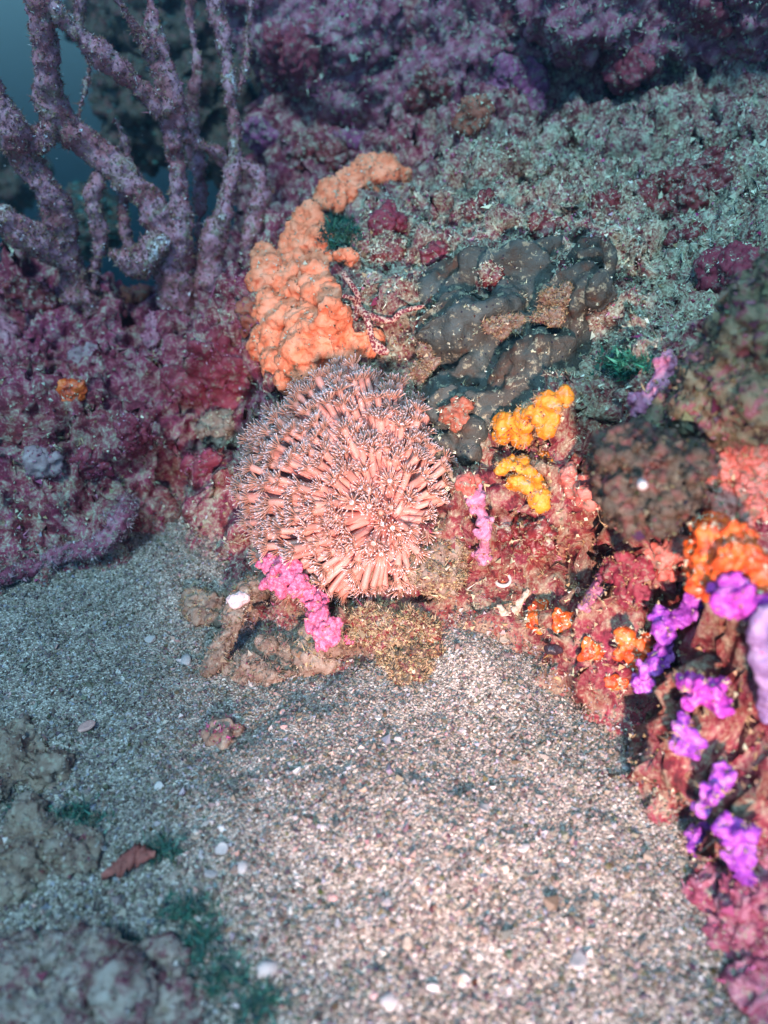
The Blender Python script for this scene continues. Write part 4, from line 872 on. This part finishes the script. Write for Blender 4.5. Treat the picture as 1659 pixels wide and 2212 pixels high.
stone('rubble_stone', MT['purplerock'], 1640, 2160, .018, 111, 'dull mauve round stone in the lower right corner', squash=.6, fuzz=60, pal=PURP)
stone('rubble_stone', MT['rock'], 480, 1590, .012, 112, 'dark purple stone at the foot of the sand bank', squash=.5, fuzz=100, pal=PURP)

def stick():
    a = hit(448, 1462, .004)[0]; b = hit(492, 1408)[0]; b = b + np.array([0, -.008, .020]); c = hit(540, 1335)[0] + np.array([0, -.02, .040]); d = hit(590, 1275)[0] + np.array([0, -.01, .030])
    v, f = voxel([tube([a, b, c, d], [.0055, .009, .010, .008], 10, 8)], .0011, 2); v = rough(v, f, (.004, 60, 3, 'n'), (.0015, 200, 2, 'n'))
    o = world_obj('rubble_stick', v, f, MT['rock'], label='brown encrusted stick leaning from the rubble left of the coral', cat='rubble')
    tuft_part(o, v, f, 700, 3, [(.24, .16, .10), (.32, .24, .16), (.14, .08, .06), (.2, .1, .1), (.44, .38, .3)], crumb=.0009)
    e = c + np.array([-.004, -.006, .004])
    v, f = voxel([ell(e, (.010, .007, .006)), ell(e + np.array([.006, .002, .003]), (.007, .006, .005))], .0009, 3); v = rough(v, f, (.0022, 130, 3, 'n'))
    world_obj('pale_tip', v, f, MT['salmon'] if False else organic('pale_pink_crust', [(.3, (.55, .34, .32)), (.6, (.70, .56, .54)), (.8, (.8, .74, .72))], 120, 600, .5), origin=np.array(o.location), parent=o, label='pale pink tip')
stick()
# a dead branch lying on the sand at the left
def fallen():
    P = [hit(u, v, .006)[0] for u, v in ((-30, 1275), (80, 1228), (170, 1195), (225, 1168), (250, 1130), (285, 1085))]
    v, f = voxel([tube(P, [.006, .007, .008, .010, .011, .010], 10, 7)], .0016, 2); v = rough(v, f, (.004, 60, 3, 'n'), (.002, 160, 2, 'n'))
    o = world_obj('fallen_branch', v, f, MT['purplerock'], label='dead pinkish branch bent along the sand at the left', cat='branch')
    tuft_part(o, v, f, 1500, 8, [(.30, .18, .20), (.36, .24, .27), (.16, .08, .09), (.2, .16, .14), (.55, .5, .5)], crumb=.0010)
fallen()

# ------------------------------------------------------------------ weed on the sand
def weed(name, spots, seed, label, pal, n=260, length=.0045, width=.00042):
    rng = np.random.RandomState(seed); P = []
    for i in range(n):
        k = rng.randint(len(spots)); u, v, ru, rv_ = spots[k]; h = hit(u + ru * rng.normal() * .5, v + rv_ * rng.normal() * .5)
        P.append(h[0])
    P = np.array(P); P = np.vstack([P, P + rng.normal(size=P.shape) * np.array([.004, .004, 0])]); n = len(P); nn = np.tile([0, 0, 1.0], (n, 1)); P[:, 2] += .001
    V, F = blades(P, nn, rng, 9, length, width, 2.2, -.2); C = np.repeat(pick(pal, PW, n, rng), 27, 0)
    world_obj(name, V, F, MT['turf'], attrs={'col': C}, smooth=False, label=label, cat='seaweed')
GW = [(.03, .12, .095), (.06, .19, .15), (.015, .07, .06), (.22, .20, .17), (.10, .28, .22)]
weed('green_weed', [(410, 1965, 50, 30), (430, 2040, 55, 40), (490, 2110, 55, 35), (560, 2170, 50, 35)], 1, 'dark green filamentous weed trailing over the sand at the bottom', GW, 300)
weed('green_weed', [(250, 2040, 40, 14)], 2, 'small dark green weed tuft left of the trailing weed', GW, 90)
weed('green_weed', [(50, 1755, 45, 12), (170, 1765, 40, 16), (185, 1800, 12, 25)], 3, 'teal-green weed strands on the sand at the left', GW, 150)
weed('green_weed', [(30, 2075, 60, 14), (100, 2060, 40, 10)], 4, 'teal weed strand in the lower left above the crusted stone', GW, 110)
weed('green_weed', [(462, 1432, 18, 12)], 5, 'small dark green tuft at the foot of the leaning stick', GW, 45)
weed('green_weed', [(340, 1838, 45, 8)], 6, 'wisp of green weed above the red weed scrap', GW, 50, .007)
weed('green_weed', [(1350, 790, 45, 22)], 7, 'bright green weed patch right of the grey sponge', [(.03, .16, .10), (.05, .24, .15), (.02, .09, .06), (.02, .05, .04), (.1, .3, .2)], 220, .005, .0006)
weed('green_weed', [(735, 500, 30, 40)], 8, 'dark green weed between the orange sponges', [(.03, .11, .08), (.05, .16, .11), (.02, .06, .05), (.02, .05, .04), (.1, .24, .18)], 200, .005, .0007)
def scrap():
    rng = np.random.RandomState(4); V = []; F = []
    P = [hit(u, v, .004)[0] for u, v in ((222, 1905), (262, 1888), (300, 1866), (345, 1852))]
    P[1][2] += .006; P[2][2] += .005
    n = 24
    for i in range(n):
        t = i / (n - 1) * 3; k = min(int(t), 2); c = P[k] * (1 - t + k) + P[k + 1] * (t - k); wd = .008 * math.sin(math.pi * min(max(i / (n - 1), .06), .95)) * (1 + .25 * rng.normal())
        for s in (-1, -.3, .3, 1): V.append(c + np.array([.15 * s * wd, s * wd, .004 * (1 - s * s) + .001 * rng.normal()]))
    for i in range(n - 1):
        for j in range(3): a = i * 4 + j; F.append([a, a + 1, a + 5, a + 4])
    o = world_obj('weed_scrap', np.array(V), np.array(F), MT['leaf'], label='torn reddish-brown weed scrap lying on the left sand', cat='seaweed')
    m = o.modifiers.new('thick', 'SOLIDIFY'); m.thickness = .0008
scrap()

# ------------------------------------------------------------------ shells and chips on the sand
def chip_meshes():
    out = []
    for k in range(8):
        rng = np.random.RandomState(200 + k); v, f = ICO2; v = v.copy(); r = (1, rng.uniform(.55, .9), rng.uniform(.16, .34)); v = v * r
        v[:, 2] += .35 * (v[:, 0] ** 2 + v[:, 1] ** 2) * (-1 if k % 2 else 1) * .7      # dished like a bit of shell
        cut = rng.uniform(.35, .8); v[:, 0] = np.where(v[:, 0] > cut, cut + (v[:, 0] - cut) * .15, v[:, 0])
        v = v + .10 * np.c_[gnoise(v * 2.2 + k), gnoise(v * 2.2 + 9 + k), .5 * gnoise(v * 2.2 + 20 + k)]
        out.append(make_mesh('shell_chip', v, f, smooth=(k % 3 != 0)))
    return out
CH = chip_meshes()
CHM = {'white': MT['white'], 'grey': organic('grey_chip', [(.3, (.26, .25, .25)), (.7, (.42, .41, .41))], 500, 2000, .4, .45), 'tan': organic('tan_chip', [(.3, (.38, .29, .21)), (.7, (.56, .46, .36))], 500, 2000, .4, .45),
       'dark': organic('dark_chip', [(.3, (.05, .035, .035)), (.7, (.13, .09, .08))], 500, 2000, .4, .4), 'pink': organic('pink_chip', [(.3, (.58, .28, .24)), (.7, (.74, .44, .38))], 500, 2000, .4, .45)}
CHV = {(k, i): None for k in CHM for i in range(8)}
def chip(u, v, size, colr, k, seed, label, group=None, name='shell_chip', tilt=.5, cat='shell chip'):
    rng = np.random.RandomState(seed); h = hit(u, v)
    if CHV[(colr, k)] is None: me = CH[k].copy(); me.materials.append(CHM[colr]); CHV[(colr, k)] = me
    o = bpy.data.objects.new(name, CHV[(colr, k)]); COL.objects.link(o); o.location = h[0] + np.array([0, 0, size * .22])
    o.scale = (size, size, size); o.rotation_euler = (tilt * rng.normal(), tilt * rng.normal(), rng.uniform(0, 6.28))
    o['label'] = label; o['category'] = cat
    if group: o['group'] = group
    return o
def grit():
    """shell grit too small and too many to count"""
    rng = np.random.RandomState(77); V, F, C = [], [], []; o = 0; v0, f0 = ICO1
    cols = {'w': (.50, .46, .43), 'g': (.33, .32, .33), 't': (.46, .37, .29), 'd': (.07, .05, .05), 'p': (.62, .34, .29)}
    while len(V) < 300:
        u, v = rng.uniform(0, 1580), rng.uniform(1130, 2210)
        d = bvs.ray_cast(Vector(CAM), Vector(ray(u, v))); h = hit(u, v)
        if d[0] is None or np.linalg.norm(np.array(d[0]) - h[0]) > .002: continue
        c = 'wgtdp'[rng.choice(5, p=[.38, .18, .28, .08, .08])]; s_ = min(.0014 * rng.lognormal(.1, .42) * (1.3 if v > 1750 else 1), .0048 if c == 'w' else .0030)
        q = v0 * np.array([1, rng.uniform(.5, .9), rng.uniform(.2, .4)]); q[:, 2] += .3 * (q[:, 0] ** 2 + q[:, 1] ** 2) * rng.choice([-1, 1]); q = q + .16 * rng.normal(size=q.shape) * np.array([1, 1, .4])
        q = q @ frame(np.array([0, 0, 1]) + .5 * rng.normal(size=3), rng) * s_ + h[0] + np.array([0, 0, s_ * .25])
        V.append(q); F.append(f0 + o); o += len(q); C.append(np.tile(np.array(cols[c]) * rng.uniform(.8, 1.15), (len(q), 1)))
    world_obj('shell_grit', np.vstack(V), np.vstack(F), MT['grain'], origin=np.zeros(3), attrs={'col': np.vstack(C).clip(0, .9)}, smooth=False, kind='stuff', label='scattered shell grit on the sand', cat='shell grit')
grit()
for i, (u, v, s, colr, k, lab) in enumerate([(577, 2098, .0080, 'white', 1, 'large white oval shell near the bottom of the sand'), (720, 1938, .0040, 'pink', 3, 'coral-red chip alone on the near sand'), (612, 1540, .0034, 'pink', 5, 'upper orange-pink chip on the sand bank'),
                                             (614, 1572, .0030, 'pink', 2, 'lower orange-pink chip on the sand bank'), (190, 1575, .0080, 'pink', 4, 'reddish flat shell on the left hollow'), (328, 1385, .0065, 'white', 6, 'slim white shell sliver on the left sand'),
                                             (400, 1430, .0085, 'grey', 1, 'round bluish-grey shell disc left of the stick'), (842, 2165, .0070, 'white', 7, 'white shell at the bottom edge, centre'), (1250, 2080, .0085, 'white', 2, 'big white shell fragment at the bottom edge, right'),
                                             (1090, 1385, .0045, 'tan', 0, 'tan shell flake at the top of the sand heap'), (1060, 1525, .0036, 'white', 5, 'round white chip on the sand heap'), (1118, 1502, .0034, 'white', 3, 'white chip at the right side of the sand heap'),
                                             (290, 1085, .0022, 'white', 3, 'bright speck of shell above the fallen branch'), (1355, 1660, .0042, 'white', 1, 'small white ring-like shell on the right sand'),
                                             (345, 1700, .0040, 'white', 4, 'white chip at the foot of the sand bank, left'), (420, 1808, .0045, 'tan', 6, 'tan chip between the weed scrap and the sand bank'), (480, 1838, .0050, 'white', 0, 'pair-like white chip on the sand right of the weed scrap'),
                                             (455, 1890, .0050, 'grey', 2, 'grey chip right of the weed scrap tip'), (520, 1875, .0055, 'white', 5, 'long white shell sliver on the near sand'), (700, 1790, .0035, 'white', 7, 'white chip at the middle of the near sand'),
                                             (1130, 1835, .0048, 'white', 2, 'lilac-white shell on the near sand, right of centre'), (985, 1690, .0030, 'dark', 1, 'dark chip on the sand bank, right of centre'), (735, 1650, .0028, 'dark', 4, 'dark chip on the sand bank, left of centre'),
                                             (1045, 1895, .0040, 'grey', 6, 'grey pebble on the near sand, right of centre'), (500, 2000, .0045, 'tan', 3, 'tan flake beside the trailing green weed'), (1235, 1990, .0034, 'dark', 5, 'dark round pebble on the lower right sand'),
                                             (880, 2040, .0046, 'tan', 2, 'tan shell flake on the near sand at bottom centre'), (1000, 2120, .0044, 'white', 4, 'white flake near the bottom edge, right of centre')]):
    chip(u, v, s, colr, k, 900 + i, lab, name='shell_chip', cat='shell', tilt=.3)
def ring_shell():
    h = hit(1085, 1262, .005); A = np.linspace(0, 2 * np.pi, 28); fr = frame((CAM - h[0]) + np.array([0, 0, .3]))
    P = np.array([h[0] + fr[0] * math.cos(a) * .0062 + fr[1] * math.sin(a) * .0052 for a in A])
    v, f = tube(P, .0012 + .0006 * np.sin(A) ** 2, 8, 2)
    o = world_obj('ring_shell', v, f, MT['white'], label='pale round tube mouth on the rock right of the flower coral', cat='shell')
    v, f = ell(h[0] - fr[2] * .004, (.0052, .0043, .002), fr[2]); world_obj('inner_cup', v, f, MT['fire'], parent=o, origin=np.array(o.location))
    for nm, pts, r, mat, lab in (('broken_shell', [(1075, 1318, .006), (1100, 1305, .009), (1130, 1285, .007)], [.0018, .0042, .002], CHM['tan'], 'broken whitish shell lying below the round tube mouth'),):
        P = [hit(a, b, l)[0] for a, b, l in pts]; v, f = voxel([tube(P, r, 10, 6)], .0007, 2); v = rough(v, f, (.0016, 200, 3, 'n')); world_obj(nm, v, f, mat, label=lab, cat='shell')
    h = hit(1195, 1398, .002); v, f = voxel([ell(h[0], (.0078, .005, .0038))], .0006, 2); v = rough(v, f, (.001, 200, 2, 'n')); world_obj('dark_shell', v, f, MT['black'], label='glossy black oval shell on the silty sand right of the heap', cat='shell')
    h = hit(1388, 1052, .0); c = at_y(1388, 1048, -.222); v, f = voxel([ell(c, (.0032, .0028, .0030)), ell(c + np.array([.001, .004, -.002]), (.003, .004, .003))], .0005, 2); world_obj('white_bead', v, f, MT['white'], label='bright white bead-like shell on the dark knob', cat='shell')
ring_shell()

# ------------------------------------------------------------------ the sea water itself: a thin blue haze
def haze():
    bm = bmesh.new(); bmesh.ops.create_cube(bm, size=1.0); me = bpy.data.meshes.new('haze'); bm.to_mesh(me); bm.free()
    m = bpy.data.materials.new('sea_water_haze'); m.use_nodes = True; t = m.node_tree; t.nodes.clear()
    o_ = t.nodes.new('ShaderNodeOutputMaterial'); p = t.nodes.new('ShaderNodeVolumePrincipled')
    p.inputs['Color'].default_value = (0.30, 0.66, 0.85, 1); p.inputs['Density'].default_value = HAZE; p.inputs['Anisotropy'].default_value = 0.75
    t.links.new(p.outputs[0], o_.inputs['Volume'])
    zmin = float(sv[:, 2].min()) - 1.0
    o = link('haze', me, m, loc=(0, 0, (zmin + .9) / 2), kind='stuff', label='thin blue haze of the sea water', cat='water')
    o.scale = (9.6, 9.6, .9 - zmin)
HAZE = 0.08
haze()

def specks():
    """bits of plankton and silt drifting in the water"""
    rng = np.random.RandomState(19); P = []
    while len(P) < 170:
        u, v = rng.uniform(0, 1659), rng.uniform(0, 1500); h = hit(u, v)
        far = np.linalg.norm(h[0] - CAM) if h else 1.3
        P.append(CAM + ray(u, v) * rng.uniform(.45, .96) * min(far, 1.2))
    P = np.array(P); V, F = crumbs(P, .00042 * rng.lognormal(0, .35, len(P)), rng, .9)
    world_obj('drifting_specks', V, F, MT['grain'], origin=np.zeros(3), attrs={'col': np.full((len(V), 3), .6)}, smooth=False, kind='stuff', label='tiny specks drifting in the sea water', cat='plankton')
specks()
